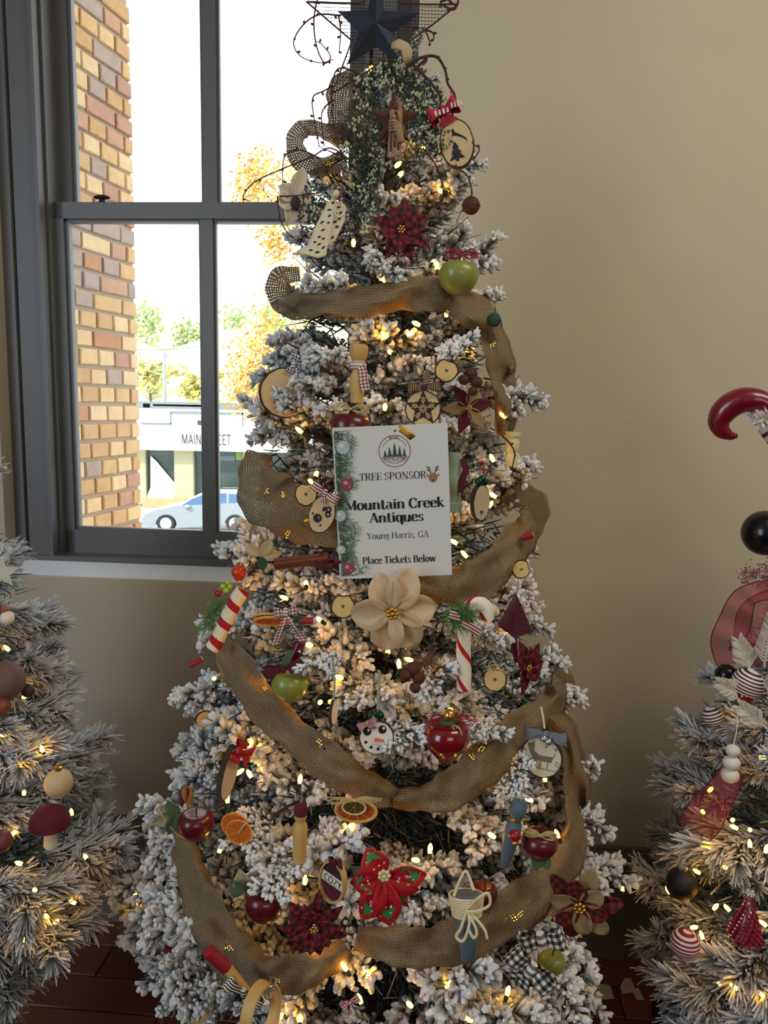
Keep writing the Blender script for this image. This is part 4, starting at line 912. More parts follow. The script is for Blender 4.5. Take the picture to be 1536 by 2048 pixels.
sp('print_line', 'Young Harris, GA', 735, 860, 1077, 13, .11, .035)
sp('print_line', 'Place Tickets Below', 727, 876, 1127.5, 14.5, .19, .045)
cx, cz = sg.q(787, 902); LOGO = M('print_maroon', (130, 74, 74), .7, var=0); PTREE = M('print_dark_green', (44, 70, 66), .7, var=0)
b = sg.mb(); b.add([(x, PY, z) for x, z in ring_pts(30.6, 31.8, cx, cz, 40)], [(i, i + 1, 2 * 41 - 2 - i, 2 * 41 - 1 - i) for i in range(40)])
for a0, a1 in ((20, 160), (215, 325)): pen(b, arc(cx, cz, 24.5, 24.5, a0, a1, 20), .9, .9, PY)
text(b, 'WNC', cx - 10.5, cx + 10.5, cz + 24, 5.2, PY, .16, .1); text(b, 'FESTIVAL of TREES', cx - 25, cx + 26, cz - 17.5, 4.6, PY, .16, .1)
pen(b, [(cx - 28, cz - 12.2), (cx + 28, cz - 12.2)], .7, .7, PY); pen(b, [(cx - 25, cz - 20), (cx + 25, cz - 20)], .7, .7, PY)
sg.part('print_logo', b, LOGO, smooth=False)['kind'] = 'stuff'
b = sg.mb()
for tx_, top_, w_ in ((-19, 3, 4.6), (-10, 9, 5.5), (0, 17, 6.5), (10, 11, 5.5), (19, 6, 4.6)):
    for lv in range(4):
        zt = -11 + (top_ + 11) * (1 - lv * .24); ww = w_ * (.35 + .22 * lv); zb_ = zt - (top_ + 11) * .42
        b.add([(cx + tx_, PY - .01 * lv, cz + zt), (cx + tx_ - ww, PY - .01 * lv, cz + max(zb_, -11)), (cx + tx_ + ww, PY - .01 * lv, cz + max(zb_, -11))], [(0, 1, 2)])
sg.part('print_trees', b, PTREE, smooth=False)['kind'] = 'stuff'
cx, cz = sg.q(864.5, 953); DEER = M('print_tan_brown', (160, 112, 84), .7, var=0)
b = sg.mb(); hd = ell(8.6, 9.5, 20, 0, cx, cz); b.add([(x, PY - .05, z) for x, z in hd], [tuple(range(20))])
for sd in (-1, 1): b.add([(cx + sd * 6, PY - .02, cz + 4), (cx + sd * 13, PY - .02, cz + 8.5), (cx + sd * 12, PY - .02, cz + 3.5), (cx + sd * 7, PY - .02, cz)], [(0, 1, 2, 3)])
sg.part('print_reindeer', b, DEER, smooth=False)['kind'] = 'stuff'
b = sg.mb()
for sd in (-1, 1):
    pen(b, [(cx + sd * 4, cz + 8), (cx + sd * 6, cz + 15), (cx + sd * 11.5, cz + 23)], 1.7, 1.7, PY); pen(b, [(cx + sd * 5.5, cz + 13), (cx + sd * 12, cz + 15.5)], 1.5, 1.5, PY); pen(b, [(cx + sd * 7, cz + 17), (cx + sd * 6, cz + 22)], 1.5, 1.5, PY)
    b.add([(x, PY - .1, z) for x, z in ell(1.0, 1.2, 8, 0, cx + sd * 3.6, cz + 1.5)], [tuple(range(8))])
b.add([(x, PY - .1, z) for x, z in ell(2.4, 1.8, 10, 0, cx, cz - 5.5)], [tuple(range(10))])
sg.part('print_antlers', b, INK, smooth=False)['kind'] = 'stuff'
rng = random.Random(3); PG = [M('print_pine_dark', (52, 74, 56), .7, var=0), M('print_pine_mid', (88, 112, 88), .7, var=0), M('print_pine_pale', (158, 176, 160), .7, var=0)]
b = sg.mb()
for i in range(1500):
    v = rng.random(); z0 = (.5 - v) * (SH - 12); x0 = -SW / 2 + 3; wmax = (46 if not .40 < v < .62 else 30) + 7 * math.sin(v * 21) + (20 if v > .93 else 0); x = x0 + wmax * rng.random() ** 1.5 * .75
    a = rng.uniform(-1.1, 1.1) - .5; L = rng.uniform(9, 17); hx, hz = max(min(x + L * math.cos(a), SW / 2), x0), max(min(z0 + L * math.sin(a), SH / 2 - 6), -SH / 2 + 6)
    nn = V((-math.sin(a), math.cos(a))) * rng.uniform(.5, .9); m = 0 if x - x0 < wmax * .35 else 1 if x - x0 < wmax * .62 else 2
    b.add([(x - nn.x, PY - .0002 * i, z0 - nn.y), (x + nn.x, PY - .0002 * i, z0 + nn.y), (hx, PY - .0002 * i, hz)], [(0, 1, 2)], m if rng.random() < .8 else rng.randrange(3))
sg.part('print_pine_border', b, PG, smooth=False)['kind'] = 'stuff'
PB = {'s': [M('print_silver', (176, 188, 188), .7, var=0), M('print_silver_pale', (214, 220, 220), .7, var=0)], 'r': [M('print_rose', (140, 66, 72), .7, var=0), M('print_rose_pale', (206, 150, 152), .7, var=0)]}
for px, py, r_, kd in ((684.7, 897, 13.5, 's'), (693.6, 970.6, 13, 'r'), (681, 1034, 11.5, 's'), (698.5, 1141, 12, 'r'), (683, 1103, 9, 's')):
    x, z = sg.q(px, py); b = sg.mb(); b.add([(p, PY - .5, s_) for p, s_ in ell(r_, r_, 22, 0, x, z)], [tuple(range(22))], 0); b.add([(p, PY - .6, s_) for p, s_ in ell(r_ * .36, r_ * .3, 14, 0, x - r_ * .2, z + r_ * .25)], [tuple(range(14))], 1); b.add([(p, PY - .6, s_) for p, s_ in ell(r_ * .14, r_ * .14, 10, 0, x + r_ * .4, z - r_ * .35)], [tuple(range(10))], 1)
    sg.part('print_bauble', b, PB[kd], smooth=False)
gc = Orn('glitter_clip', 'gold glitter ribbon clip holding the top edge of the paper sign', 'clip', 812, 864, .068)
GLIT = M('gold_glitter', (206, 164, 62), .3, .8, var=.5, scale=420, bump=.8)
b = gc.mb(); b.strip([gc.q(x, y)[0:1] + (-3,) + gc.q(x, y)[1:2] for x, y in ((793, 855), (803, 858), (815, 866), (826, 876))], [V((4, 0, 5.5)), V((4.5, 0, 5.5)), V((5, 0, 5)), V((5.5, 0, 4.5))], 0, 3); o = gc.part('ribbon', b, GLIT); o.modifiers.new('Solid', 'SOLIDIFY').thickness = .002
x, z = gc.q(790, 862); b = gc.mb(); b.tube([(x - 4, 2, z - 8), (x, -4, z), (x + 4, 0, z + 9)], [2.2, 3, 2.4], 6); gc.part('clip', b, RUST)

# ------------------------------------------------------------------ star topper, vines, greenery
st = Orn('star_topper', 'dark metal barn star topping the flocked tree in front of a bigger wire star', 'star', 753, 52, .06, roll=-1)
IRON = M('dark_blue_iron', (52, 58, 70), .5, .5, var=.2)
b = st.mb(); o5 = [st.q(*p) for p in ((752, -62), (768, 24), (838, 26), (786, 66), (806, 122), (753, 92), (694, 128), (718, 66), (675, 28), (735, 24))]
c0 = st.q(751, 56); b.add([(c0[0], -24, c0[1]), (c0[0], 10, c0[1])] + [(x, -2, z) for x, z in o5], [(0, 2 + (i + 1) % 10, 2 + i) for i in range(10)] + [(1, 2 + i, 2 + (i + 1) % 10) for i in range(10)]); st.part('barn_star', b, IRON, smooth=False)
o5 = [st.q(*p) for p in ((765, -100), (722, 8), (612, 8), (704, 78), (664, 180), (762, 118), (842, 170), (812, 82), (916, 4), (800, 6))]
b = st.mb()
for i in range(10): b.tube([(o5[i][0], 6, o5[i][1]), ((o5[i][0] + o5[(i + 1) % 10][0]) / 2, 9, (o5[i][1] + o5[(i + 1) % 10][1]) / 2 + R.uniform(-1, 1)), (o5[(i + 1) % 10][0], 6, o5[(i + 1) % 10][1])], 1.7, 6)
st.part('wire_frame', b, VINE)
b = st.mb()
def inside(x, z, P):
    r_ = False
    for i in range(len(P)):
        (x0, z0), (x1, z1) = P[i], P[i - 1]
        if (z0 > z) != (z1 > z) and x < (x1 - x0) * (z - z0) / (z1 - z0) + x0: r_ = not r_
    return r_
for ang in (0, 90):
    for i in range(-24, 25):
        seg = []
        for j in range(-60, 61):
            x, z = (j * 3, i * 6.5 - 10) if not ang else (i * 6.5, j * 3 - 10)
            if inside(x, z, o5): seg.append((x, 8 + (1 if ang else 0), z))
            elif len(seg) > 1: b.tube([seg[0], seg[-1]], .55, 4); seg = []
            else: seg = []
        if len(seg) > 1: b.tube([seg[0], seg[-1]], .55, 4)
st.part('wire_mesh', b, VINE)['kind'] = 'stuff'
kb = Orn('burlap_knot', 'small cream burlap knot tucked under the black star', 'ribbon', 803, 100, .085, roll=-20)
b = kb.mb(); kb_m = M('pale_burlap', (190, 168, 128), .9, var=.1, scale=150, bump=.4)
b.strip([(-16, 0, 14), (-4, -6, 10), (6, -10, 0), (8, -5, -14), (4, 0, -28)], [V((3, 0, 5)), V((5, 0, 8)), V((9, 2, 5)), V((11, 0, 2)), V((8, 0, 0))], 0, 5); b.strip([(-12, 2, 6), (0, -6, 4), (14, -4, -2)], [V((0, 0, 6)), V((0, 3, 7)), V((2, 0, 8))], 0, 4)
kb.part('ribbon', b, kb_m).modifiers.new('Solid', 'SOLIDIFY').thickness = .0015

def vine(label, strands, off=.06, seed=1, r=1.6, bud=3.8):
    x0, y0 = strands[0][0][:2]; o = Orn('pip_berry_vine', label, 'vine', x0, y0, off, group=None); rng = random.Random(seed); b = o.mb(); b2 = o.mb()
    for S in strands:
        P = spline([(lambda w_: (w_[0], (p[2] if len(p) > 2 else -4) , w_[1]))(o.q(p[0], p[1])) for p in S], 6); n = len(P)
        bs = o.mb(); bs.tube(P, [r * 1.35 * (1 - .45 * i / n) for i in range(n)], 6); o.part('stem', bs, VINE)
        for i in range(2, n, 5):
            p = P[i]; d = V((rng.gauss(0, 1), rng.gauss(0, .6), rng.gauss(0, 1))).normalized(); e = p + d * bud * 1.5
            b2.tube([p, p + d * bud * .7, e, e + d * bud * .7], [.5, bud * .62, bud * .7, .4], 6)
    o.part('berry_buds', b2, PIP, kind='stuff'); return o
vine('twiggy vine curling in a wide loop off the window side of the black star', [[(636, -6), (628, 40), (634, 88), (650, 118), (662, 105), (645, 84), (634, 78)], [(682, 28), (640, 28), (608, 48), (588, 82), (602, 108), (640, 118), (668, 110)], [(678, 30), (682, 60), (679, 96)]], .05, 1, 1.3)
vine('short berry twig poking past the wall side of the black star tip', [[(880, 6), (896, 2), (912, 12), (918, -6)], [(880, 8), (898, 18), (910, 20), (916, 8)], [(825, 52), (850, 58), (862, 80)], [(840, 56), (866, 62), (870, 74)]], .06, 2, 1.6)
vine('thick dark vine arching from the greenery out over the wood slice with the red bow', [[(812, 134), (842, 118), (872, 116), (890, 140), (896, 165), (912, 192), (906, 230), (900, 260)], [(826, 132), (860, 162), (882, 192), (878, 215), (866, 228)], [(830, 140), (852, 120), (850, 128)]], .075, 3, 2.3, 3.6)
vine('thin berry vines drooping beside the folded burlap towards the upper window panes', [[(720, 150), (690, 140), (672, 146), (664, 180), (666, 230), (676, 275)], [(672, 172), (648, 184), (626, 198), (630, 240), (640, 290)], [(668, 200), (650, 215), (644, 236), (650, 290)]], .05, 4, 1.3)
vine('long thin vine reaching out over the meeting rail of the window', [[(700, 322), (660, 300), (620, 320), (560, 345), (510, 370), (488, 398), (500, 405)], [(640, 320), (600, 306), (570, 320), (566, 372)], [(560, 395), (600, 392), (640, 385)], [(556, 395), (562, 440), (580, 470)]], .05, 5, 1.2)
vine('berry vine curving down beside the wood slice with the tree cut-out', [[(850, 300), (880, 345), (888, 400), (860, 410), (830, 405)], [(905, 330), (936, 350), (945, 388), (925, 420)], [(945, 320), (958, 300), (946, 290)]], .055, 6, 1.3)
def berry_spray(label, px, py, rx, rz, n, nb, off, seed):
    o = Orn('berry_spray', label, 'greenery', px, py, off, group='pale-berried greenery sprays'); rng = random.Random(seed); b = o.mb(); b2 = o.mb()
    for i in range(n):
        a = rng.uniform(0, 2 * pi); q = math.sqrt(rng.random()); x, z = rx * q * math.cos(a), rz * q * math.sin(a); d = V((rng.gauss(0, 1), rng.gauss(-.5, .5), rng.gauss(0, 1))).normalized(); s_ = d.orthogonal().normalized() * rng.uniform(1.6, 2.8); L = rng.uniform(9, 17); p = V((x, rng.uniform(-10, 12), z))
        b.add([p, p + d * L * .5 + s_, p + d * L, p + d * L * .5 - s_], [(0, 1, 2, 3)])
    for i in range(nb):
        a = rng.uniform(0, 2 * pi); q = math.sqrt(rng.random()); cx_, cz_ = rx * q * math.cos(a), rz * q * math.sin(a)
        for _ in range(5): b2.ball((cx_ + rng.gauss(0, 4), rng.uniform(-17, -8), cz_ + rng.gauss(0, 4)), rng.uniform(1.8, 2.7), (1, 1, 1.35), 6)
    o.part('leaves', b, DKLEAF, kind='stuff', smooth=False); o.part('berries', b2, PALEB, kind='stuff')
for i, q in enumerate([('pale-berried greenery right below the black star', 800, 152, 50, 30, 330, 12, .045), ('pale-berried greenery above the rusty star beside the folded burlap', 742, 185, 32, 44, 280, 13, .05), ('pale-berried greenery between the rusty star and the red bow', 850, 205, 40, 34, 280, 14, .05), ('pale-berried greenery beside the burlap loop, left of the wooden figures', 722, 285, 44, 60, 420, 14, .045),
     ('pale-berried greenery just in front of the tree cut-out slice', 868, 275, 42, 44, 320, 10, .05), ('pale-berried greenery under the burlap loop beside the pale angel', 632, 420, 38, 52, 330, 12, .03), ('dark greenery between the pale angel and the red checked poinsettia', 728, 400, 30, 62, 380, 9, .03), ('greenery beside the wooden figures above the string light', 740, 335, 26, 32, 200, 6, .05)]): berry_spray(*q[:7], q[7], 60 + i)

# rusty star with peg figures
rs = Orn('nativity_star', 'rusty tin star with two wooden peg figures and a bundle tied on', 'ornament', 788, 240, .095)
o5 = star(5, 54, 22, 92); b = rs.mb(); b.add([(0, -9, 0), (0, 3, 0)] + [(x, 0, z) for x, z in o5], [(0, 2 + (i + 1) % 10, 2 + i) for i in range(10)] + [(1, 2 + i, 2 + (i + 1) % 10) for i in range(10)]); rs.part('tin_star', b, RUST, smooth=False)
PEG = M('peg_wood', (150, 106, 78), .7, var=.15)
for x, zt, h, nm in ((-4, 8, 84, 'peg_figure'), (11, 24, 104, 'peg_figure')):
    b = rs.mb(); b.lathe([(.5, zt + 7), (5, zt + 5), (6.4, zt), (5, zt - 5), (4, zt - 7), (5.8, zt - 11), (6, zt - h * .4)], 12, (x, -14, 0)); b.box((x - 6, -18, zt - h), (x - 1.6, -10, zt - h * .38)); b.box((x + 1.6, -18, zt - h), (x + 6, -10, zt - h * .38)); rs.part(nm, b, PEG)
b = rs.mb(); b.tube([(-2, -22, -6), (8, -25, -22), (17, -22, -48)], [5, 8.5, 6.5], 8); b.ball((-1, -24, -3), 6); rs.part('bundle', b, TAN)
b = rs.mb()
for i in range(4): b.tube(spline([(-10, -22, -10 - 6 * i), (4, -32, -14 - 5 * i), (20, -24, -22 - 4 * i)], 4), 1.1, 5)
b.tube(arc3 := [(x, -30, z) for x, z in arc(2, -2, 9, 9, -20, 220, 10)], 1.2, 5); rs.part('twine', b, TWINE)

# wood slice with deer and tree, red bow
ws = Orn('wood_slice', 'wood slice with black deer and fir cut-outs under a red lettered bow', 'ornament', 914, 288, .075, yaw=-8, roll=-14)
wood_slice(ws, 34, 48, 9, RINGS, BARKD, .02, 2)
fir = lambda cx, cz, s_: [(cx - 2 * s_, cz - 10 * s_), (cx - 2 * s_, cz - 7 * s_), (cx - 10 * s_, cz - 8 * s_), (cx - 4 * s_, cz), (cx - 7 * s_, cz - .5 * s_), (cx - 2.5 * s_, cz + 6 * s_), (cx - 4.5 * s_, cz + 6 * s_), (cx, cz + 14 * s_), (cx + 4.5 * s_, cz + 6 * s_), (cx + 2.5 * s_, cz + 6 * s_), (cx + 7 * s_, cz - .5 * s_), (cx + 4 * s_, cz), (cx + 10 * s_, cz - 8 * s_), (cx + 2 * s_, cz - 7 * s_), (cx + 2 * s_, cz - 10 * s_)]
flat(ws, 'fir_cutout', [fir(-4, -18, 1.6)], -5, BLK); flat(ws, 'deer_cutout', [[(-2, 30), (0, 22), (8, 16), (20, 6), (22, -4), (19, 2), (12, 8), (2, 14), (-5, 16), (-8, 12), (-6, 18), (-5, 24), (-9, 28), (-4, 27)]], -5, BLK)
RLET = M('red_ribbon', (176, 30, 52), .7, var=.08); bo = bow(ws, -14, 64, 62, 30, RLET, -10, 14, (1, 1), .6)
b = ws.mb()
for s_, x0, x1, z in (('MERRY', -30, -2, 54), ('MERRY', 4, 26, 60)): text(b, s_.replace('MERRY', 'HO HO') if False else 'l i l i', x0, x1, z, 9, -26, .3, .3, False)
ws.part('ribbon_print', b, CREAM, bo, smooth=False)['kind'] = 'stuff'
ws.hang(46, 40, VINE)

# magnolia-like flower at the window edge
mg = Orn('magnolia_flower', 'cream cloth magnolia flower with dark edges on the window side', 'flower', 588, 402, .045, yaw=25)
MAG = M('cream_petal_cloth', (226, 218, 204), .7, var=.06)
for th, L, W in ((78, 62, 21), (150, 40, 20), (195, 42, 18), (250, 52, 17), (300, 46, 16), (25, 40, 18)): petal(mg, L, W, th, MAG, .3, .1, .5, .95)
b = mg.mb(); b.ball((0, -8, -6), 10, (1, .8, 1.5)); mg.part('flower_centre', b, M('plum_cloth', (78, 34, 58), .8))

# filigree angel
an = Orn('filigree_angel', 'pale openwork metal angel with pierced wings leaning on the greenery', 'ornament', 648, 440, .075, roll=16, yaw=10)
IV = M('ivory_metal', (218, 206, 178), .45, .1, var=.05)
def lattice(o, name, outline, mat, holes, y):
    b = o.mb()
    n = len(outline); b.tube([(x, y, z) for x, z in outline + outline[:1]], 1.9, 6)
    zmin, zmax = min(p[1] for p in outline), max(p[1] for p in outline); z = zmin + 5; row = 0
    while z < zmax - 2:
        xs = sorted(x0 + (x1 - x0) * (z - z0) / (z1 - z0) for (x0, z0), (x1, z1) in zip(outline, outline[1:] + outline[:1]) if (z0 > z) != (z1 > z))
        if len(xs) >= 2:
            x0, x1 = xs[0], xs[-1]; m = max(2, int((x1 - x0) / holes)); st_ = (x1 - x0) / m
            for i in range(m):
                cx_ = x0 + (i + .5) * st_; b.tube([(cx_ + st_ * .46 * math.cos(a), y - 1.5 * math.sin(pi * (i + .5) / m), z + holes * .62 * math.sin(a)) for a in [2 * pi * j / 8 for j in range(9)]], 1.5, 4)
        z += holes * 1.15; row += 1
    return o.part(name, b, mat)
DARKH = M('pierced_dark', (44, 44, 50), .8, var=0)
for nm, ol, y, ho in (('dress', [(-34, -80), (-16, -60), (-12, -20), (-4, 28), (3, 46), (12, 40), (15, 0), (22, -66), (6, -76)], -9, 1), ('wing', [(8, 30), (18, 46), (32, 40), (38, 14), (32, -30), (22, -44), (16, -6)], -3, 2)):
    pn = flat(an, nm, [ol], y, IV, th=2.5); b = an.mb(); rng = random.Random(ho); b.tube([(x, y - 1.5, z) for x, z in ol + ol[:1]], 1.5, 6); an.part('rim', b, IV, pn); b = an.mb(); n_h = 0; done = []
    for _ in range(900):
        x, z = rng.uniform(-34, 40), rng.uniform(-76, 44)
        if not all(inside(x + 6.5 * math.cos(a), z + 7.5 * math.sin(a), ol) for a in (0, 1, 2, 3, 4, 5)) or any((x - p) ** 2 + ((z - q_) * .8) ** 2 < 72 for p, q_ in done): continue
        done.append((x, z)); a = rng.uniform(-.5, .1) + .9; L, w_ = rng.uniform(3.6, 5.2), rng.uniform(1.7, 2.6); b.prism([(x + L * math.cos(t) * math.cos(a) - w_ * math.sin(t) * math.sin(a), z + L * math.cos(t) * math.sin(a) + w_ * math.sin(t) * math.cos(a)) for t in [k_ * pi / 4 for k_ in range(8)]], y - 3.0, y - 2.2)
    an.part('pierced_opening', b, DARKH, pn, smooth=False, kind='stuff')
b = an.mb(); b.tube([(-40, -4, -86), (-16, -12, -78), (8, -14, -76), (22, -8, -66)], [2, 2.6, 2.6, 2], 6); an.part('hem', b, IV)
b = an.mb(); b.ball((6, -12, 52), 7.5, (1, 1, 1.2)); an.part('head', b, IV); b = an.mb(); b.tube([(x, -14, z) for x, z in arc(22, 26, 9, 14, 90, 400, 14)], 2.2, 6); an.part('curl', b, IV)
b = an.mb(); b.ball((16, -18, 50), 4.2); b.ball((16, -18, 43), 3); an.part('bell', b, M('red_bell', (150, 20, 36), .3, var=0))

def poinsettia(label, px, py, r, mats, n, off, yaw=0, roll=0, W=.26, centre=GOLD, layers=2, lift=.3, droop=.3, name='poinsettia', p=.7, ths=None, cr=7, nb=7, br=3.4, tilt=0, cup=.25, rd=1.0):
    o = Orn(name, label, 'flower', px, py, off, yaw=yaw, roll=roll, tilt=tilt); i = 0
    for ly in range(layers):
        for k_ in range(n):
            th = (ths[k_] if ths else 90 + 360 / n * k_) + ly * 180 / n + R.uniform(-6, 6)
            petal(o, r * (1 - .28 * ly) * R.uniform(.9, 1.06), r * W, th, mats[(k_ + ly) % len(mats)], lift + .18 * ly, droop, cup, p, 4, -5 * ly, R.uniform(-.15, .15), uv=(R.uniform(0, 40), R.uniform(0, 40)), rd=rd); i += 1
    beads(o, cr, nb, centre, -.25 * r, br=br); return o
poinsettia('red and black checked poinsettia with gold beads in the upper tree under the wooden figures', 803, 462, 62, [BLKR], 6, .05, roll=6, ths=[95, 35, -20, -62, -115, 170], W=.27, cr=6, br=2.8)
poinsettia('large champagne poinsettia with gold beads right below the paper sign', 785, 1222, 84, [CHAMP], 6, .06, ths=[62, 10, -58, -102, -168, 118], W=.40, rd=.55, layers=1, lift=.25, droop=.35, p=1.05, cr=9, nb=8, br=4.6, cup=.5)
poinsettia('red and black checked poinsettia with gold beads low on the tree above the burlap', 628, 1848, 72, [BLKR], 7, .06, W=.24, cr=6, br=3.2, roll=10)
poinsettia('red checked poinsettia seen half from the side below the maroon tin tree', 1048, 1332, 56, [BLKR], 5, .05, yaw=48, roll=-10, ths=[40, 5, -35, 100, -100], W=.28, cr=5, br=2.6)
fl = poinsettia('burlap and red checked ribbon flower at the wall-side foot of the tree', 1160, 1805, 78, [TAN, BLKR], 6, .07, W=.25, rd=.5, layers=2, lift=.25, droop=.2, p=1.1, cr=9, nb=8, br=4.2, cup=.4, roll=12)
poinsettia('tan and burgundy ribbon flower tucked behind the star slice', 935, 815, 52, [TAN, BURG], 6, .02, yaw=20, roll=20, W=.26, layers=1, cr=4, br=2.4)

# apples
def apple(label, px, py, r, m, off, top=None, sq=1, taper=0, leaf=None, roll=0, shine=0, stem_=True):
    o = Orn('apple_ornament', label, 'apple', px, py, off, roll=roll); apple_mesh(o, r, m, 'apple', sq, taper)
    if stem_: stem(o, r * .75, r * .5)
    if top == 'red': raffia(o, 8, r * .92, r * .95, r * .5, RAFR, 22, -r * .5, seed=px)
    if top == 'nat': raffia(o, 0, r * .9, r * .95, r * .45, RAFF, 24, -r * .5, seed=px)
    if leaf:
        for th in leaf: petal(o, r * 1.1, r * .36, th, GREENL, .1, -.1, .3, 1, 2, -r * .35, name='leaf')
    return o
apple('pale green apple with a red raffia top high on the wall side', 917, 553, 40, GAPP, .07, 'red')
apple('green apple with a burgundy bow beside the diagonal burlap ribbon', 580, 1370, 37, GAPP, .05)
o = apple('green apple behind the black and white checked bows', 1104, 1925, 26, GAPP, .05)
apple('deep red apple with raffia half hidden behind the top of the paper sign', 700, 856, 42, DRED, .035, 'nat')
apple('shiny red apple with rust bells and raffia above the swagging burlap', 893, 1480, 47, REDG, .07, None, 1.15, .75, roll=-4)
apple('dark red apple with patterned leaves at the window-side edge of the tree', 392, 1648, 36, DRED, .03, None, 1, .1)
apple('dark red apple half under snowy boughs beside the red checked poinsettia', 530, 1805, 42, DRED, .05, None)
apple('dark red pointed apple with a natural raffia bow near the wall-side ribbon', 1079, 1690, 37, DRED, .06, 'nat', 1.1, .7, [-95, -60])
apple('small red apple peeking out behind the blue cone', 968, 1790, 27, DRED, .035, None, 1.2, .3, [-70])
gb = Orn('burgundy_bow', 'burgundy ribbon bow tied above the green apple next to the burlap', 'ribbon', 566, 1334, .062, roll=-8); bow(gb, 0, 0, 74, 30, BURG, -4, 8, (1, 1), .5); petal(gb, 40, 9, 60, GREENL, .1, .1, .2, .9, 2, -8, name='leaf'); petal(gb, 32, 9, -70, TAN, .1, .1, .2, .9, 2, -8, name='leaf')
rj = Orn('raffia_and_bells', 'raffia tie with rust bells and red raffia on the shiny red apple', 'ornament', 898, 1436, .10); raffia(rj, 0, 0, 52, 20, RAFR, 20, -6, seed=5); b = rj.mb(); b.tube([(-14, -10, 6), (4, -14, -4), (22, -14, -14), (30, -12, -36), (16, -12, -26), (4, -14, -4)], 1.8, 5); rj.part('raffia_loop', b, RAFF)
for x, z, r_ in ((0, 10, 13), (14, 2, 9), (-10, 2, 8)):
    b = rj.mb(); b.ball((x, -10, z), r_); b.lathe([(r_ * 1.03, -1), (r_ * 1.03, 1)], 14, (x, -10, z)); rj.part('bell', b, GOLD if r_ > 12 else RUST)
petal(rj, 44, 8, 10, GREENL, .1, .1, .3, .9, -20, -16, name='leaf')
for i, (px, py, pts_, lab) in enumerate([(352, 1622, [(170, 46, 20), (205, 58, 20), (120, 40, 14), (250, 50, 15)], 'patterned cloth leaves tied above the dark red apple at the window-side edge'), (486, 1772, [(30, 60, 22), (100, 46, 18), (150, 40, 18)], 'patterned cloth leaves beside the low dark red apple')]):
    o = Orn('cloth_leaves', lab, 'leaves', px, py, .05); PL = M('printed_leaf_cloth', (158, 150, 118), .85, var=.5, scale=120)
    for k_, (th, L, W) in enumerate(pts_): petal(o, L, W, th, PL if k_ < 2 else GREENL, .2, .3, .4, .85, -6, -6 * k_, name='leaf')
    if i == 0: b = o.mb(); b.tube(spline([(-36, -10, 20), (-20, -16, -10), (4, -20, -40), (24, -18, -50), (30, -16, -20)], 5), 1.3, 5); o.part('raffia_loop', b, RAFF)

# dried fruit slices
DAP = M('dried_apple_flesh', (222, 190, 124), .7, var=.12, scale=40, bump=.3); DSK = M('dried_apple_skin', (74, 40, 30), .8); SEED = M('seed_brown', (70, 44, 30), .7)
def dried(label, px, py, rx, rz, off, yaw=0, roll=0, heart=True, seed=1, tilt=0):
    o = Orn('dried_apple_slice', label, 'dried fruit', px, py, off, yaw=yaw, roll=roll, tilt=tilt); rng = random.Random(seed); n = 28; out = []
    for i in range(n):
        a = 2 * pi * i / n; q = 1 + rng.uniform(-.04, .04)
        if heart: q *= 1 - .2 * max(0, math.sin(a)) ** 9 + .05 * math.cos(2 * a)
        out.append((rx * q * math.cos(a), rz * q * math.sin(a)))
    b = o.mb(); b.prism([(x * .95, z * .95) for x, z in out], -2.4, 2); o.part('flesh', b, DAP, smooth=False)
    b = o.mb(); b.tube([(x, 0, z) for x, z in out + out[:1]], 1.8, 6); o.part('skin', b, DSK)
    flat(o, 'core_star', [star(5, rx * .26, rx * .08, rng.uniform(0, 90))], -2.4, SEED); return o
dried('dried apple slice with a light glowing behind its core, upper wall side', 893, 741, 21, 23, .055, roll=20, seed=1)
dried('dried apple slice just beside the champagne poinsettia', 686, 1212, 21, 26, .055, seed=2)
dried('dried apple slice tied with raffia below the felt candy cane', 990, 1358, 21, 26, .06, seed=3); dried('dried apple slice at the very bottom of the window side', 400, 2026, 29, 25, .06, seed=4)
dried('heart shaped dried apple slice hanging out past the burlap loop', 1042, 1138, 17, 19, .04, yaw=20, roll=70, seed=5); dried('dried apple slice behind the numbered wood slice', 612, 988, 20, 24, .06, seed=6)
o = Orn('raffia_tie', 'raffia ends tied on the dried apple slice below the candy cane', 'raffia', 996, 1335, .075); raffia(o, 0, 0, 26, 24, RAFF, 9, -3, 'raffia', 8)
CIT = M('dried_orange_pulp', (176, 74, 28), .5, var=.3, scale=60, bump=.4); RIND = M('orange_rind', (222, 168, 88), .6); LEM = M('dried_lemon_pulp', (86, 62, 30), .5, var=.3)
def citrus(o, r, x, z, y, sq, pulp, rind, rot=0):
    b = o.mb(); c, s_ = math.cos(math.radians(rot)), math.sin(math.radians(rot)); T = lambda P: [(x + px * c - pz * sq * s_, z + px * s_ + pz * sq * c) for px, pz in P]
    ri = T(ell(r, r, 28)); b.tube([(px, y, pz) for px, pz in ri + ri[:1]], r * .085, 6); rd = o.part('rind', b, rind)
    b = o.mb(); b.prism(T(ell(r * .95, r * .95, 28)), y + .5, y + 1.5); o.part('pith', b, RIND, smooth=False)
    for i in range(9):
        a0, a1 = 40 * i + 3, 40 * i + 37; P = T([(r * .1 * math.cos(math.radians((a0 + a1) / 2)), r * .1 * math.sin(math.radians((a0 + a1) / 2)))] + arc(0, 0, r * .86, r * .86, a0, a1, 5)); b = o.mb(); b.prism(P, y - 1.2, y + 1); o.part('segment', b, pulp, smooth=False)
ds = Orn('dried_citrus_slices', 'dried orange slice with a small lemon slice and raffia bow below the diagonal burlap', 'dried fruit', 712, 1618, .07); citrus(ds, 41, 0, -4, 0, .56, CIT, RIND, -4); citrus(ds, 23, -4, 8, -9, .62, LEM, M('lemon_rind', (232, 214, 150), .6), -3); raffia(ds, -4, 24, 52, 16, RAFF, 22, -8, seed=4)
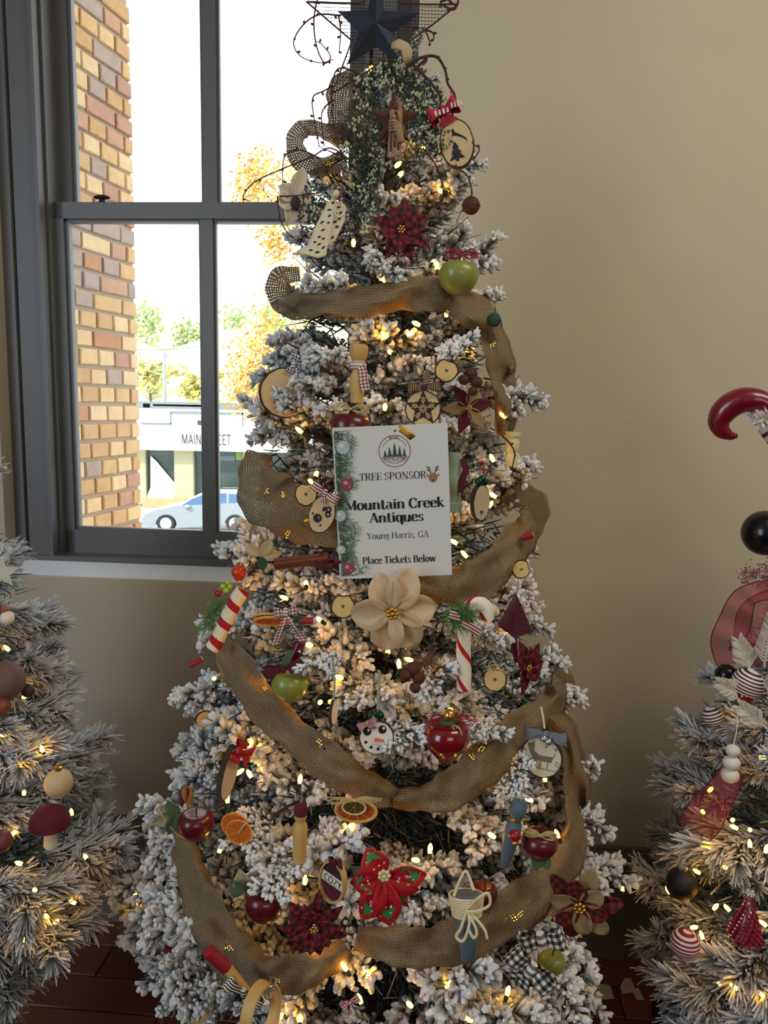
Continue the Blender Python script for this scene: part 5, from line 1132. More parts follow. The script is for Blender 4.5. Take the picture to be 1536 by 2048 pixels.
d2 = Orn('dried_orange_slices', 'pair of small orange slices glowing on the window side under the red glitter bow', 'dried fruit', 476, 1657, .065, yaw=-20); citrus(d2, 27, -8, 4, 3, .95, M('bright_orange_pulp', (206, 98, 28), .4, var=.2), M('bright_rind', (226, 140, 60), .5)); citrus(d2, 26, 4, -4, -6, .98, M('bright_orange_pulp', (206, 98, 28)), M('bright_rind', (226, 140, 60))); b = d2.mb(); b.tube([(4, -8, -4), (18, -14, 18), (22, -10, 22)], 1.5, 5); d2.part('raffia', b, RAFF)
d3 = Orn('dried_orange_slices', 'dried orange slices seen edge-on with a red gingham bow and greenery', 'dried fruit', 545, 1242, .055, tilt=62); citrus(d3, 36, 0, 0, 0, 1, CIT, RIND); citrus(d3, 30, -6, 0, 8, 1, CIT, RIND)
gh = Orn('gingham_bow', 'red gingham bow with long tails beside the edge-on orange slices', 'ribbon', 571, 1222, .07); bow(gh, 0, 0, 44, 26, GING, -4, 8, (1, 1), 2.1, bulge=.2); tuft(gh, 'pine_tuft', [(12, -40), (20, -20), (6, -60)], M('blue_green_needles', (62, 92, 78), .8), 70, 26, 5)
# ------------------------------------------------------------------ wood slices
def rim_slice(name, label, px, py, rx, rz, th, off, yaw=0, roll=0, face=RINGS, tilt=0, seed=1, cone=MAIN):
    o = Orn(name, label, 'ornament', px, py, off, yaw=yaw, roll=roll, tilt=tilt, cone=cone); wood_slice(o, rx, rz, th, face, seed=seed); return o
o = rim_slice('wood_slice', 'large plain wood slice with a navy gingham bow, half under snow beside the window', 568, 786, 50, 50, 12, .0, yaw=10, seed=3); bow(o, 16, 58, 40, 22, NAVY, -6, 70, (1, 1), 1.1); b = o.mb()
for i in range(4): b.tube([(-22 + 8 * i, -7.2, -22), (-20 + 8 * i, -7.2, -14), (-24 + 9 * i, -7.2, -8)], .8, 4)
o.part('burnt_marks', b, BLK)
o = rim_slice('wood_slice', 'wood slice with a black snowflake star under a plaid ribbon bow above the sign', 846, 817, 36, 36, 9, .06, seed=4)
flat(o, 'black_star', [star(5, 36, 17, 92)], -5, BLK); b = o.mb()
for i in range(5):
    a = math.radians(90 + 72 * i + 2); c, s_ = math.cos(a), math.sin(a); pen(b, [(4 * c, 4 * s_), (24 * c, 24 * s_)], 2, 2, -5.8)
    for t in (11, 17):
        for sd in (.6, -.6): pen(b, [(t * c, t * s_), ((t + 7) * math.cos(a + sd * .45), (t + 7) * math.sin(a + sd * .45))], 1.5, 1.5, -5.8)
    a2 = a + math.radians(36); pen(b, [(2 * math.cos(a2), 2 * math.sin(a2)), (9 * math.cos(a2), 9 * math.sin(a2))], 2, 2, -5.8)
o.part('snowflake', b, WOODF, smooth=False)['kind'] = 'stuff'; PLR = m_stripe('brown_gold_stripes', (70, 34, 40), (178, 142, 88), 5, 0, .62); bow(o, 0, 42, 62, 20, PLR, -6, 4, (0, 0)); b = o.mb(); b.strip([(4, -4, 46), (6, 0, 60), (2, 6, 74)], [V((9, 0, 2)), V((7, 0, 4)), V((4, 0, 5))], 0, 3); o.part('loop', b, PLR)
o = rim_slice('wood_slice', 'oval wood slice turned aside under dark green bells on a red loop', 960, 1005, 19, 37, 14, .07, yaw=32, face=RING2, seed=5)
for x, z in ((-7, 42), (6, 42), (0, 47)): b = o.mb(); b.ball((x, -3, z), 8.5); b.lathe([(8.8, -1), (8.8, 1)], 12, (x, -3, z)); o.part('bell', b, DGB)
b = o.mb(); b.tube([(2, -3, 50), (2, -3, 76), (-2, -3, 82), (-9, -3, 78)], 2, 6); o.part('hanger', b, M('red_cord', (170, 26, 40), .7))
flat(o, 'burnt_heart', [[(0, -24), (-4, -18), (-2, -15), (0, -17), (2, -15), (4, -18)]], -7.2, SEED)
o = rim_slice('numbered_wood_slice', 'wood slice with black stencilled letters and a red striped bow tucked behind the sign', 645, 1028, 27, 40, 11, .062, roll=16, yaw=-14, seed=6); STN = []
b = o.mb(); b.prism(ring_pts(4, 9, -6, -10, 14), -6.4, -5.8); b.prism([(-14, -6), (-10, -2), (0, -16), (-4, -20)], -6.8, -6); b.prism(ring_pts(2.5, 6.5, 10, 14, 12), -6.4, -5.8); b.prism(ring_pts(2.5, 6.5, 12, 4, 12), -6.4, -5.8); b.prism(ell(3, 6, 10, 0, 1, 12), -6.4, -5.8)
for x, z in ((-18, -4), (4, -22)): b.prism(ell(2.2, 2.6, 8, 0, x, z), -6.4, -5.8)
o.part('stencil', b, BLK, smooth=False)['kind'] = 'stuff'; bow(o, -6, 44, 62, 24, RWST, -8, -14, (0, 1), .6)
b = o.mb(); b.ball((-26, -6, -24), 7); o.part('bell', b, GOLD)
o = rim_slice('sleigh_slice', 'cream wood slice printed with a grey sleigh under a silver striped bow', 1084, 1512, 42, 44, 10, .05, yaw=-12, face=M('whitewashed_wood', (226, 216, 186), .65, var=.08, scale=30), seed=7)
PGY = M('print_grey', (122, 112, 92), .7, var=0); b = o.mb(); y_ = -6
pen(b, [(-28, 22), (-34, 30), (-26, 34), (-16, 30), (-16, 10), (-4, 2), (24, 4), (26, 12)], 2, 2, y_); b.prism([(-30, 24), (-16, 28), (-16, 10), (-4, 2), (24, 4), (20, -8), (-16, -8), (-24, 6)], y_ + .1, y_ + .6)
pen(b, [(-22, -26), (-10, -24), (24, -24), (36, -20), (38, -8), (30, -2), (28, -10), (36, -14)], 1.6, 1.6, y_)
for x in (-14, 0, 14): pen(b, [(x, -8), (x - 2, -22)], 1.6, 1.6, y_)
for x, z in ((8, 24), (-26, -14), (28, 22), (-34, 10)):
    for a in (0, 60, 120): pen(b, [(x - 5 * math.cos(math.radians(a)), z - 5 * math.sin(math.radians(a))), (x + 5 * math.cos(math.radians(a)), z + 5 * math.sin(math.radians(a)))], .9, .9, y_)
o.part('sleigh_print', b, PGY, smooth=False)['kind'] = 'stuff'; bow(o, 6, 52, 84, 22, GREYR, -8, 0, (0, 0), bulge=.15); b = o.mb(); b.strip([(6, -8, 50), (-10, -9, 44), (-34, -8, 36)], [V((0, 0, 4)), V((1, 0, 6)), V((2, 0, 7))], 0, 3); b.strip([(6, -8, 50), (24, -9, 42), (48, -8, 40)], [V((0, 0, 4)), V((-1, 0, 6)), V((-2, 0, 6))], 0, 3); o.part('bow_tail', b, GREYR)
for x, z in ((4, 44), (14, 40)): b = o.mb(); b.ball((x, -16, z), 8); b.lathe([(8.2, -1), (8.2, 1)], 12, (x, -16, z)); o.part('bell', b, SIL)
b = o.mb(); b.tube([(2, -4, 60), (-4, 0, 84), (-10, 4, 100)], 2.2, 6); o.part('hanger', b, M('white_cord', (222, 214, 196), .8))
o = rim_slice('wood_slice', 'small bare wood slice hanging over the snow at the window-side edge', 410, 1438, 20, 17, 6, .0, yaw=18, roll=14, seed=8); o.hang(10, 52, TWINE)
o = rim_slice('wood_slice', 'long tilted wood slice with a red glitter bow on the window side', 456, 1545, 17, 56, 17, .06, yaw=34, roll=16, face=RING2, seed=9); RGL = M('red_glitter_ribbon', (168, 26, 44), .3, .3, var=.35, scale=300, bump=.8)
bow(o, 0, 48, 46, 34, RGL, -14, 70, (1, 1), .9)
o = rim_slice('snowman_disc', 'white wooden snowman face with a carrot nose hanging on twine under the poinsettia', 753, 1474, 35, 36, 7, .075, face=M('snowman_white', (238, 232, 218), .6, var=.02), seed=10)
for x, z in ((-19, 13), (11, 18)): f = flat(o, 'eye', [ell(8.2, 9, 16, 0, x, z)], -4, BLK); flat(o, 'eye_glint', [ell(2.6, 3, 10, 0, x + 2.5, z + 3)], -4.6, CREAM, f)
b = o.mb(); b.tube([(-2, -4, -3), (10, -9, -3), (24, -12, -4)], [4.2, 3, .6], 8); o.part('carrot_nose', b, M('carrot_orange', (214, 108, 52), .6)); 
for x, z in ((-21, -10), (-10, -20), (4, -23), (16, -19), (24, -10)): flat(o, 'mouth_dot', [ell(3.2, 3.2, 10, 0, x, z)], -4, BLK)
for x, z in ((-10, 46), (5, 47), (-2, 51)): b = o.mb(); b.ball((x, -3, z), 9); b.lathe([(9.2, -1), (9.2, 1)], 12, (x, -3, z)); o.part('bell', b, DGB)
bow(o, -20, 32, 40, 18, M('pink_ribbon', (190, 140, 134), .7), -8, 30, (0, 1), .8)
b = o.mb(); TWS = m_stripe('green_white_cord', (222, 220, 206), (44, 84, 62), 5, 0, .5, slant=.5); b.tube([(0, -3, 50), (1, -2, 90), (0, 3, 138)], 3, 6); o.part('hanger', b, TWS)
o = rim_slice('white_disc', 'white round tag hanging edge-on from green and white cord below the dried apple', 667, 1424, 26, 26, 6, .07, yaw=74, face=CREAM, seed=11); b = o.mb(); b.tube([(0, 0, 24), (4, 0, 60), (2, 4, 110)], 2.4, 6); o.part('hanger', b, TWS)

# hoop with the word
hp = Orn('embroidery_hoop', 'small embroidery hoop reading COZY with dark plaid cloth', 'ornament', 666, 1762, .075, yaw=-40, roll=8)
b = hp.mb(); P = ell(30, 44, 36); b.add([(x * s_, y, z * s_) for y, s_ in ((-7, 1.06), (7, 1.06), (7, .96), (-7, .96)) for x, z in P], [(r_ * 36 + i, r_ * 36 + (i + 1) % 36, ((r_ + 1) % 4) * 36 + (i + 1) % 36, ((r_ + 1) % 4) * 36 + i) for r_ in range(4) for i in range(36)]); hp.part('hoop', b, WOODF)
flat(hp, 'cloth', [ell(29, 43, 32)], 1, M('dark_plum_plaid', (58, 26, 40), .85, var=.2)); flat(hp, 'white_band', [[(-29, -10), (-29, 12), (29, 12), (29, -10)]], -.6, CREAM); flat(hp, 'red_band', [[(x, z) for x, z in arc(0, 0, 28.5, 42, 195, 345, 16)]], -.4, BURG)
b = hp.mb(); text(b, 'COZY', -23, 24, -7, 15, -1.8, .12, .12, False); hp.part('word', b, INK, smooth=False)['kind'] = 'stuff'; bow(hp, 4, 50, 30, 22, BURG, -6, 20, (0, 0)); hp.hang(54, 24)

# spindles and turned wood
def spindle(name, label, px, py, prof, mat, off, roll=0, tilt=0, cone=MAIN):
    o = Orn(name, label, 'ornament', px, py, off, roll=roll, tilt=tilt, cone=cone); b = o.mb(); b.lathe(prof, 18); o.part('turned_body', b, mat); return o
SPW = M('honey_wood', (204, 164, 96), .5, var=.12, scale=24)
o = spindle('wood_spindle', 'honey coloured turned spindle wearing a red gingham scarf', 716, 745, [(6, -62), (13, -60), (14, -40), (17, -20), (15, -4), (10, 6), (9, 14), (13, 22), (17, 32), (19, 44), (18, 52), (12, 56)], SPW, .06)
b = o.mb(); b.lathe([(11, 6), (16, 9), (17, 16), (14, 22)], 16); b.strip([(4, -14, 16), (10, -18, 2), (12, -18, -18), (16, -16, -34)], [V((7, 0, 1)), V((8, 0, 1)), V((9, 0, 2)), V((9, 0, 1))], 0, 3); o.part('scarf', b, GING)
o = spindle('wood_spindle', 'honey coloured turned spindle with a burgundy cap beside the embroidery hoop', 600, 1672, [(9, -56), (13, -54), (14, -20), (15, 8), (14, 24), (10, 30), (10, 36), (13, 40), (12, 50)], SPW, .055)
b = o.mb(); b.lathe([(13, 46), (14, 56), (12, 66), (3, 70)], 14); o.part('cap', b, BURG); o.hang(68, 40, TWINE)
o = spindle('blue_spindle', 'blue-grey turned spindle with a gold ring and red bell beside the raffia apple', 1026, 1660, [(8, -82), (10, -70), (14, -40), (17, -10), (15, 14), (11, 22), (11, 28), (16, 34), (17, 56), (14, 62)], TEAL, .05, roll=9)
b = o.mb(); b.lathe([(12, 22), (13, 25), (12, 28)], 14); o.part('gold_ring', b, GOLD); b = o.mb(); b.ball((4, -18, 0), 12); o.part('bell', b, M('red_bell', (150, 20, 36))); b = o.mb(); b.ball((8, -20, -14), 7); o.part('bell', b, GOLD); o.hang(60, 46, TWINE)
o = spindle('sage_spindle', 'sage green turned post tucked behind the edge of the sign with a burgundy strip', 906, 965, [(20, -58), (20, -40), (17, -38), (17, -20), (20, -16), (20, 14), (16, 18), (17, 44), (13, 60)], SAGE, .035)
b = o.mb(); b.strip([(16, -16, 50), (24, -18, 30), (18, -20, 6), (16, -18, -18)], [V((5, 0, 2)), V((7, 0, 2)), V((7, 0, 0)), V((5, 0, -1))], 0, 3); o.part('ribbon', b, BURG)
o = spindle('pale_spindle', 'pale cream and sage turned post beside the twiggy bough on the wall side', 1024, 900, [(12, -34), (13, -10), (9, -6), (13, 0), (14, 18), (10, 24), (15, 28), (15, 36)], M('pale_sage_paint', (206, 208, 168), .6, var=.05), .0); vine('thin striped twig curving across the pale turned post on the wall side', [[(1004, 872), (1018, 884), (1030, 905), (1026, 940)]], .02, 9, 1.6)
cn = Orn('blue_cone', 'blue-grey wooden cone wrapped with cream rope tied in a bow', 'ornament', 934, 1850, .075, roll=-5, tilt=-16)
b = cn.mb(); b.lathe([(10, -66), (13, -64), (20, -20), (28, 34), (30, 56), (27, 60)], 22); cn.part('cone', b, TEAL); ROPE = M('cream_rope', (222, 206, 168), .85, var=.15, bump=.5)
b = cn.mb()
for i in range(9): z = 20 + i * 4.6; r_ = 26 + i * .8; b.tube([((r_ + 2) * math.cos(2 * pi * j / 20), (r_ + 2) * math.sin(2 * pi * j / 20), z) for j in range(21)], 2.6, 5)
cn.part('rope_wrap', b, ROPE); b = cn.mb()
for P in ([(0, -34, 40), (26, -42, 66), (44, -40, 74), (46, -38, 52), (20, -40, 40), (0, -36, 38)], [(0, -36, 38), (-10, -42, 10), (-20, -40, -8), (-6, -42, -14), (6, -40, 16), (4, -36, 38)], [(4, -36, 36), (20, -42, 6), (14, -42, -8), (4, -42, 8)], [(6, -34, 38), (34, -40, 10), (40, -36, -10)], [(-24, -20, 60), (-10, -14, 92), (2, -10, 104), (16, -20, 72)]): b.tube(spline(P, 5), 3, 6)
cn.part('rope_bow', b, ROPE)

# candy canes
FELT = m_stripe('red_cream_felt', (236, 222, 190), (170, 26, 40), 40, 0, .62, .9, .25)
def cane(label, px, py, pts, r, off, mat, seed, roll=0):
    o = Orn('candy_cane', label, 'ornament', px, py, off, roll=roll); b = o.mb(); b.tube(spline([(lambda w_: (w_[0], p[2] if len(p) > 2 else -6, w_[1]))(o.q(p[0], p[1])) for p in pts], 6), r, 14); o.part('cane', b, mat); return o
PTG = M('bright_pine_tuft', (96, 138, 82), .8, var=.25); PTL = M('lime_berry', (176, 204, 60), .5)
o = cane('cream felt candy cane with red bands and a green pine tuft at the window-side edge', 455, 1235, [(424, 1296), (432, 1284), (444, 1256), (458, 1226), (474, 1196), (486, 1178)], 15, .04, FELT, 1); tuft(o, 'pine_tuft', [(-26, 18), (-32, 0), (-16, 32), (-36, -14)], PTG, 170, 30, 2, .8)
b = o.mb()
for x, z in ((-4, 58), (4, 66), (-10, 66), (0, 74)): b.ball((x, -10, z), 5.5, n=8)
o.part('lime_berries', b, PTL, kind='stuff'); b = o.mb(); b.ball((-18, -8, 52), 8); o.part('red_bell', b, M('red_bell', (150, 20, 36)))
FELT2 = m_stripe('cream_red_spiral', (236, 226, 204), (178, 24, 40), 76, 0, .8, .9, 1.3)
o = cane('white felt candy cane with red spiral and green tuft below the burlap swag', 930, 1300, [(970, 1232), (968, 1210), (950, 1200), (934, 1216), (928, 1250), (927, 1300), (930, 1345), (930, 1380)], 14.5, .055, FELT2, 2)
t = Orn('green_tuft', 'fluffy green pine tuft with red striped ribbon ends over the white candy cane', 'greenery', 920, 1234, .085); tuft(t, 'pine_tuft', [(0, 0), (-18, 0), (18, 2), (0, -14), (-10, 10), (10, 12)], PTG, 260, 30, 6, .8); b = t.mb(); b.strip([(-22, -16, 8), (-8, -20, 6), (0, -18, 4)], [V((1, 0, 9)), V((0, 0, 9)), V((0, 0, 5))], 0, 3); b.strip([(4, -18, -6), (24, -20, -14), (40, -16, -24)], [V((2, 0, 4)), V((3, 0, 8)), V((3, 0, 8))], 0, 3); t.part('ribbon_end', b, m_stripe('cream_red_stripes', (226, 208, 196), (140, 24, 40), 6))

# maroon tin tree, cinnamon, berries, bells
mt = Orn('tin_tree', 'maroon tin cone tree pierced with holes hanging at the wall-side edge', 'ornament', 1031, 1230, .045); MAR = M('maroon_tin', (84, 26, 46), .45, .2, var=.1)
b = mt.mb(); b.add([(-3, -2, 48), (-34, -4, -24), (2, -22, -42), (36, 0, -30), (0, 16, -30)], [(0, 1, 2), (0, 2, 3), (0, 3, 4), (0, 4, 1), (1, 4, 3, 2)]); mt.part('cone', b, MAR, smooth=False)
b = mt.mb()
for i in range(5):
    for j in range(i + 1):
        z = 22 - i * 13; x = 4 + (j + .5) * (i * 5 + 6) / (i + 1); b.lathe([(2, -.4), (2, .4)], 8, (x, -7 - i * 2.6 + x * .45, z), 0, 'y')
mt.part('pierced_hole', b, BLK)['kind'] = 'stuff'
b = mt.mb(); b.tube([(0, -6, -40), (2, -4, -70), (8, -2, -96)], [5, 7, 4], 8); mt.part('trunk', b, MAR); mt.hang(46, 30, GOLD)
ci = Orn('cinnamon_bundle', 'bundle of cinnamon sticks with dark red berries beside the lower edge of the sign', 'ornament', 606, 1122, .05, roll=-7); CINN = M('cinnamon_bark', (112, 58, 38), .8, var=.25, bump=.4)
for z, y in ((5, 0), (-6, -4), (0, -10)):
    b = ci.mb(); b.tube([(-56, y, z), (50, y, z + 2)], 6, 10); b.tube([(-57, y - 4, z + 2), (51, y - 4, z + 4)], 3.5, 8); ci.part('cinnamon_stick', b, CINN)
b = ci.mb(); rng = random.Random(4)
for _ in range(22): b.ball((46 + rng.gauss(0, 16), -14 + rng.gauss(0, 4), -6 + rng.gauss(0, 12)), 4.5, n=8)
ci.part('berries', b, BURG, kind='stuff')
lv = Orn('ribbon_leaf', 'cream ribbon and dark green leaf above the cinnamon sticks', 'leaves', 522, 1112, .05, roll=10); petal(lv, 30, 11, -70, M('dark_green_felt', (38, 72, 54), .8), .1, .1, .2, .9, 0, -6, name='leaf')
for th in (20, 150, 70): petal(lv, 40, 12, th, M('pale_burlap', (190, 168, 128)), .3, .3, .4, .9, 2, -4, name='ribbon_end')
def bell_thing(label, px, py, r, mat, off, n=1, cat='bell', name='jingle_bell'):
    o = Orn(name, label, cat, px, py, off)
    for i in range(n):
        x, z = ((0, 0), (12, -16), (-14, -12), (6, -34), (-2, 14))[i]; b = o.mb(); b.ball((x, -4 * i, z), r * (1 - .08 * i), n=16); b.lathe([(r * 1.04 * (1 - .08 * i), -1.2), (r * 1.04 * (1 - .08 * i), 1.2)], 18, (x, -4 * i, z)); p = o.part('bell', b, mat)
        if n > 1: p.name = 'bell'
    o.hang(r * .9, 16, VINE); return o
bell_thing('single rusty jingle bell on the wall side above the topmost green apple', 942, 411, 18, RUST, .05); bell_thing('dark green pompom ball poking out of the ribbon on the wall side', 988, 640, 14, M('dark_green_felt', (38, 72, 54)), .04, name='pompom_ball')
bell_thing('cluster of rusty bells beside the upright burlap on the wall side', 942, 748, 13, RUST, .05, 4, name='bell_cluster'); bell_thing('cluster of brown rusty bells hanging below the champagne poinsettia', 826, 1338, 15, RUST, .065, 4, name='bell_cluster')
o = Orn('twig_nest', 'small bird nest of twigs next to the cluster of brown bells', 'nest', 850, 1318, .04); tuft(o, 'twigs', [(0, 0), (-10, -10), (8, 12), (10, -8)], M('nest_twig', (128, 100, 76), .9), 130, 26, 9, .8)
o = Orn('red_bauble', 'orange-red bauble lit by a string light at the window-side edge', 'bauble', 478, 1145, .03); b = o.mb(); b.lathe([(.5, -20), (8, -15), (15, -4), (15, 6), (9, 13), (4, 16)], 16); o.part('ball', b, M('orange_red_glass', (196, 60, 34), .2, var=.05)); b = o.mb(); b.lathe([(5, 15), (5, 20), (2, 22)], 10); o.part('cap', b, GOLD)
o = Orn('pine_cone', 'small brown pine cone beside the orange-red bauble', 'pine cone', 508, 1138, .04, roll=40)
for i in range(24):
    z = 16 - i * 1.4; a = i * 2.4; r_ = 3 + 8 * math.sin(pi * (i + 1) / 26); b = o.mb(); d = V((math.cos(a), math.sin(a), .35)); s_ = V((-math.sin(a), math.cos(a), 0)) * 3.6
    b.add([V((0, 0, z)), d * r_ + s_ + V((0, 0, z)), d * (r_ + 3) + V((0, 0, z)), d * r_ - s_ + V((0, 0, z)), d * r_ * .6 + V((0, 0, z - 3))], [(0, 1, 2, 3), (0, 4, 1), (1, 4, 2), (2, 4, 3), (3, 4, 0)]); o.part('scale', b, M('cone_brown', (88, 58, 46), .8), smooth=False)
b = o.mb(); b.lathe([(1, -20), (3, -16), (3, 14), (1, 18)], 8); o.part('core', b, M('cone_brown', (88, 58, 46)))

# sticks, candles and bows
def stick(label, px, py, p0, p1, r, mat, off, name='red_stick', end=None):
    o = Orn(name, label, 'ornament', px, py, off); (x0, z0), (x1, z1) = o.q(*p0), o.q(*p1); b = o.mb(); d = V((x1 - x0, 0, z1 - z0)); A_ = V((x0, -4, z0)); b.tube([A_, A_ + d * .04, A_ + d * .96, A_ + d], [r * .8, r, r, r * .8], 12); o.part('stick', b, mat)
    if end:
        b = o.mb(); b.tube([A_ + d, A_ + d * 1.05], r * .85, 10); o.part('end', b, end)
    return o
REDS = M('red_candle', (150, 20, 36), .5)
stick('stubby red candle end near the gingham bow', 612, 1240, (602, 1240), (626, 1242), 8, REDS, .04); stick('dark red wooden stick between the green apple and the snowman', 592, 1300, (601, 1282), (585, 1322), 12, DRED, .045)
stick('slim red stick poking out at the window-side edge near the candy cane', 392, 1325, (380, 1330), (404, 1316), 6, REDS, .02, end=WOODF); stick('small red stick end resting on the burlap loop', 1054, 1072, (1044, 1076), (1066, 1068), 7, REDS, .045, end=WOODF); stick('short red candle low at the window-side edge of the tree', 340, 1905, (342, 1888), (338, 1922), 12, REDS, .02)
sp_ = Orn('rolling_pin', 'tilted wooden rolling pin with a red handle and black striped bow at the tree foot', 'ornament', 470, 1945, .085)
(x0, z0), (x1, z1), (x2, z2) = sp_.q(414, 1884), sp_.q(455, 1930), sp_.q(492, 1985); b = sp_.mb(); b.tube(spline([(x0, -4, z0), ((x0 + x1) / 2, -4, (z0 + z1) / 2), (x1, -4, z1)], 4), [6] + [13] * 7 + [12], 14); sp_.part('handle', b, REDS)
b = sp_.mb(); b.tube([(x1, -4, z1), (x2, -4, z2), (x2 + 12, -4, z2 - 18)], [11, 9, 9], 12); sp_.part('wood_shaft', b, SPW); bow(sp_, x2 - 6, z2 + 6, 92, 30, ZEB, -14, -42, (0, 0), bulge=.2)
hw = Orn('wood_hoop', 'broad bent-wood hoop standing on edge at the tree foot', 'ornament', 522, 2030, .09, yaw=55, roll=-14); b = hw.mb(); P = ell(52, 66, 40); b.add([(x * s_, y, z * s_) for y, s_ in ((-13, 1.04), (13, 1.04), (13, .97), (-13, .97)) for x, z in P], [(r_ * 40 + i, r_ * 40 + (i + 1) % 40, ((r_ + 1) % 4) * 40 + (i + 1) % 40, ((r_ + 1) % 4) * 40 + i) for r_ in range(4) for i in range(40)]); hw.part('hoop', b, SPW); bow(hw, 24, 52, 40, 20, ZEB, -14, 30, (0, 0))
o = Orn('check_bow', 'black and white checked bow, upper of two beside the ribbon flower', 'ribbon', 1084, 1876, .07, roll=-20); bow(o, 0, 0, 92, 52, BWCH, -4, 0, (0, 0)); o = Orn('check_bow', 'black and white checked bow, lower of two in front of the green apple', 'ribbon', 1062, 1934, .085, roll=24); bow(o, 0, 0, 104, 50, BWCH, -4, -14, (1, 1), .7)
o = Orn('small_bow', 'narrow red striped bow at the foot of the tree near the middle', 'ribbon', 700, 2000, .08, roll=-30); bow(o, 0, 0, 40, 16, RWST, -4, 0, (1, 1), 1.4)

# printed red poinsettia bow
pp = Orn('printed_bow', 'red ribbon bow printed with green firs and white snowflakes, cream berries in the middle', 'ribbon', 768, 1752, .075)
REDC = M('red_satin', (184, 24, 34), .5, var=.08); GRC = M('print_green', (64, 140, 66), .7, var=0); WHC = M('print_white', (236, 230, 222), .7, var=0)
for th, L, W in ((122, 66, 31), (196, 66, 30), (4, 82, 30), (-22, 74, 22), (-82, 108, 30), (-112, 106, 26), (-52, 74, 22), (215, 60, 24)):
    pt = petal(pp, L, W, th, REDC, .35, .4, .35, .95, 4, 0)
    md = Matrix.Rotation(-math.radians(th), 4, 'Y'); b = pp.mb(); rng = random.Random(int(th) + 400)
    f = lambda u, v: (u * L, -.35 * L * u + .4 * L * u * u - .35 * W * (v * v - .3) - 2.6, v * W)
    def place(P): 
        c, s_ = math.cos(math.radians(th)), math.sin(math.radians(th)); return [(4 * c + x * c - z * s_, y, 4 * s_ + x * s_ + z * c) for x, y, z in P]
    if L > 62:
        b.add(place([f(.52, -.6), f(.62, 0), f(.52, .62), f(.74, .3), f(.95, .02), f(.74, -.3)]), [(0, 1, 5), (1, 2, 3), (1, 3, 5), (3, 4, 5)], 0)
        if th in (4, 196): b.add(place([f(.35, .3), f(.6, .8), f(.42, .85)]), [(0, 1, 2)], 0)
    for _ in range(6):
        u, v = rng.uniform(.3, .9), rng.uniform(-.6, .6); c0 = f(u, v); b.add(place([(c0[0] + 2.2 * math.cos(a), c0[1] - .4, c0[2] + 2.2 * math.sin(a)) for a in [k_ * pi / 3 for k_ in range(6)]]), [tuple(range(6))], 1)
    if th in (4, -112):
        c0 = f(.5, 0)
        for k_ in range(3):
            a = k_ * pi / 3; dx, dz = 6 * math.cos(a), 6 * math.sin(a); ox, oz = -math.sin(a), math.cos(a); b.add(place([(c0[0] - dx + ox, c0[1] - 1, c0[2] - dz + oz), (c0[0] + dx + ox, c0[1] - 1, c0[2] + dz + oz), (c0[0] + dx - ox, c0[1] - 1, c0[2] + dz - oz), (c0[0] - dx - ox, c0[1] - 1, c0[2] - dz - oz)]), [(0, 1, 2, 3)], 1)
    pp.part('petal_print', b, [GRC, WHC], pt, smooth=False)['kind'] = 'stuff'
beads(pp, 9, 8, M('cream_berry', (226, 210, 158), .5), -14, 0, 10, 4.6, 'berry_centre')
bl = Orn('brown_leaves', 'dry brown leaves sticking out low on the window side', 'leaves', 292, 1850, .02, yaw=10)
for th, L in ((168, 60), (196, 66), (205, 48), (182, 50)): petal(bl, L, 11, th, M('dry_leaf', (150, 128, 106), .85, var=.2), .1, .1, .3, .8, 0, 0, name='leaf')
o = Orn('plaid_leaf', 'olive ribbon ends hanging over the dark red apple at the window-side edge', 'ribbon', 372, 1568, .015)
for th, m in ((-75, M('olive_ribbon', (120, 110, 56), .7)), (-100, BURG), (-85, M('tan_ribbon', (170, 116, 70), .7))): petal(o, 46, 10, th, m, .1, .1, .2, .6, 2, -3, name='ribbon_end')

# ================================================================== ornaments of the two side trees
def bauble(label, px, py, r, mat, off, cone, cap=GOLD, name='bauble', group=None, roll=0):
    o = Orn(name, label, 'bauble', px, py, off, cone=cone, roll=roll); b = o.mb(); b.ball((0, 0, 0), r, n=28); o.part('ball', b, mat)
    if cap: b = o.mb(); b.lathe([(r * .26, r * .94), (r * .26, r * 1.2), (r * .2, r * 1.24), (.5, r * 1.25)], 14); o.part('cap', b, cap); b = o.mb(); b.tube([(x, 0, z) for x, z in arc(0, r * 1.3, r * .12, r * .18, 0, 360, 10)], r * .03 + .5, 5); o.part('hook', b, cap)
    return o
bauble('matte cream bauble with a gold cap on the tree under the window', 117, 1566, 28, M('cream_matte', (206, 182, 136), .6, var=.06), .05, LEFT)
bauble('small cream bead ball high on the tree under the window', 14, 1236, 14, CREAM, .05, LEFT, None); bauble('tan bead ball above the small cream bead ball', 10, 1219, 9, M('tan_wood_bead', (160, 104, 66), .6), .05, LEFT, None)
bauble('dusty mauve-brown bauble at the picture edge under the window', 8, 1362, 40, M('mauve_matte', (112, 84, 76), .7), .04, LEFT, None); bauble('copper brown bauble below the mauve-brown one', 4, 1412, 18, M('copper_matte', (130, 70, 48), .5), .05, LEFT, None); bauble('rose-brown bauble next to the lights of the pine under the window', 2, 1682, 22, M('rose_matte', (110, 58, 52), .5), .05, LEFT, None)
bauble('dark feather-topped ball on the pine beneath the sill corner', 56, 1382, 13, M('dark_plum', (58, 40, 44), .6), .05, LEFT, None)
ms = Orn('mushroom_ornament', 'burgundy velvet mushroom with a cream stem on the tree under the window', 'ornament', 100, 1640, .055, cone=LEFT); b = ms.mb(); b.lathe([(.5, -16), (30, -17), (40, -10), (38, 6), (26, 22), (10, 29), (.5, 31)], 24); ms.part('cap', b, M('burgundy_velvet', (92, 18, 38), .95)); b = ms.mb(); b.lathe([(11, -58), (13, -54), (12, -34), (13, -14)], 14); ms.part('stem', b, CREAM)
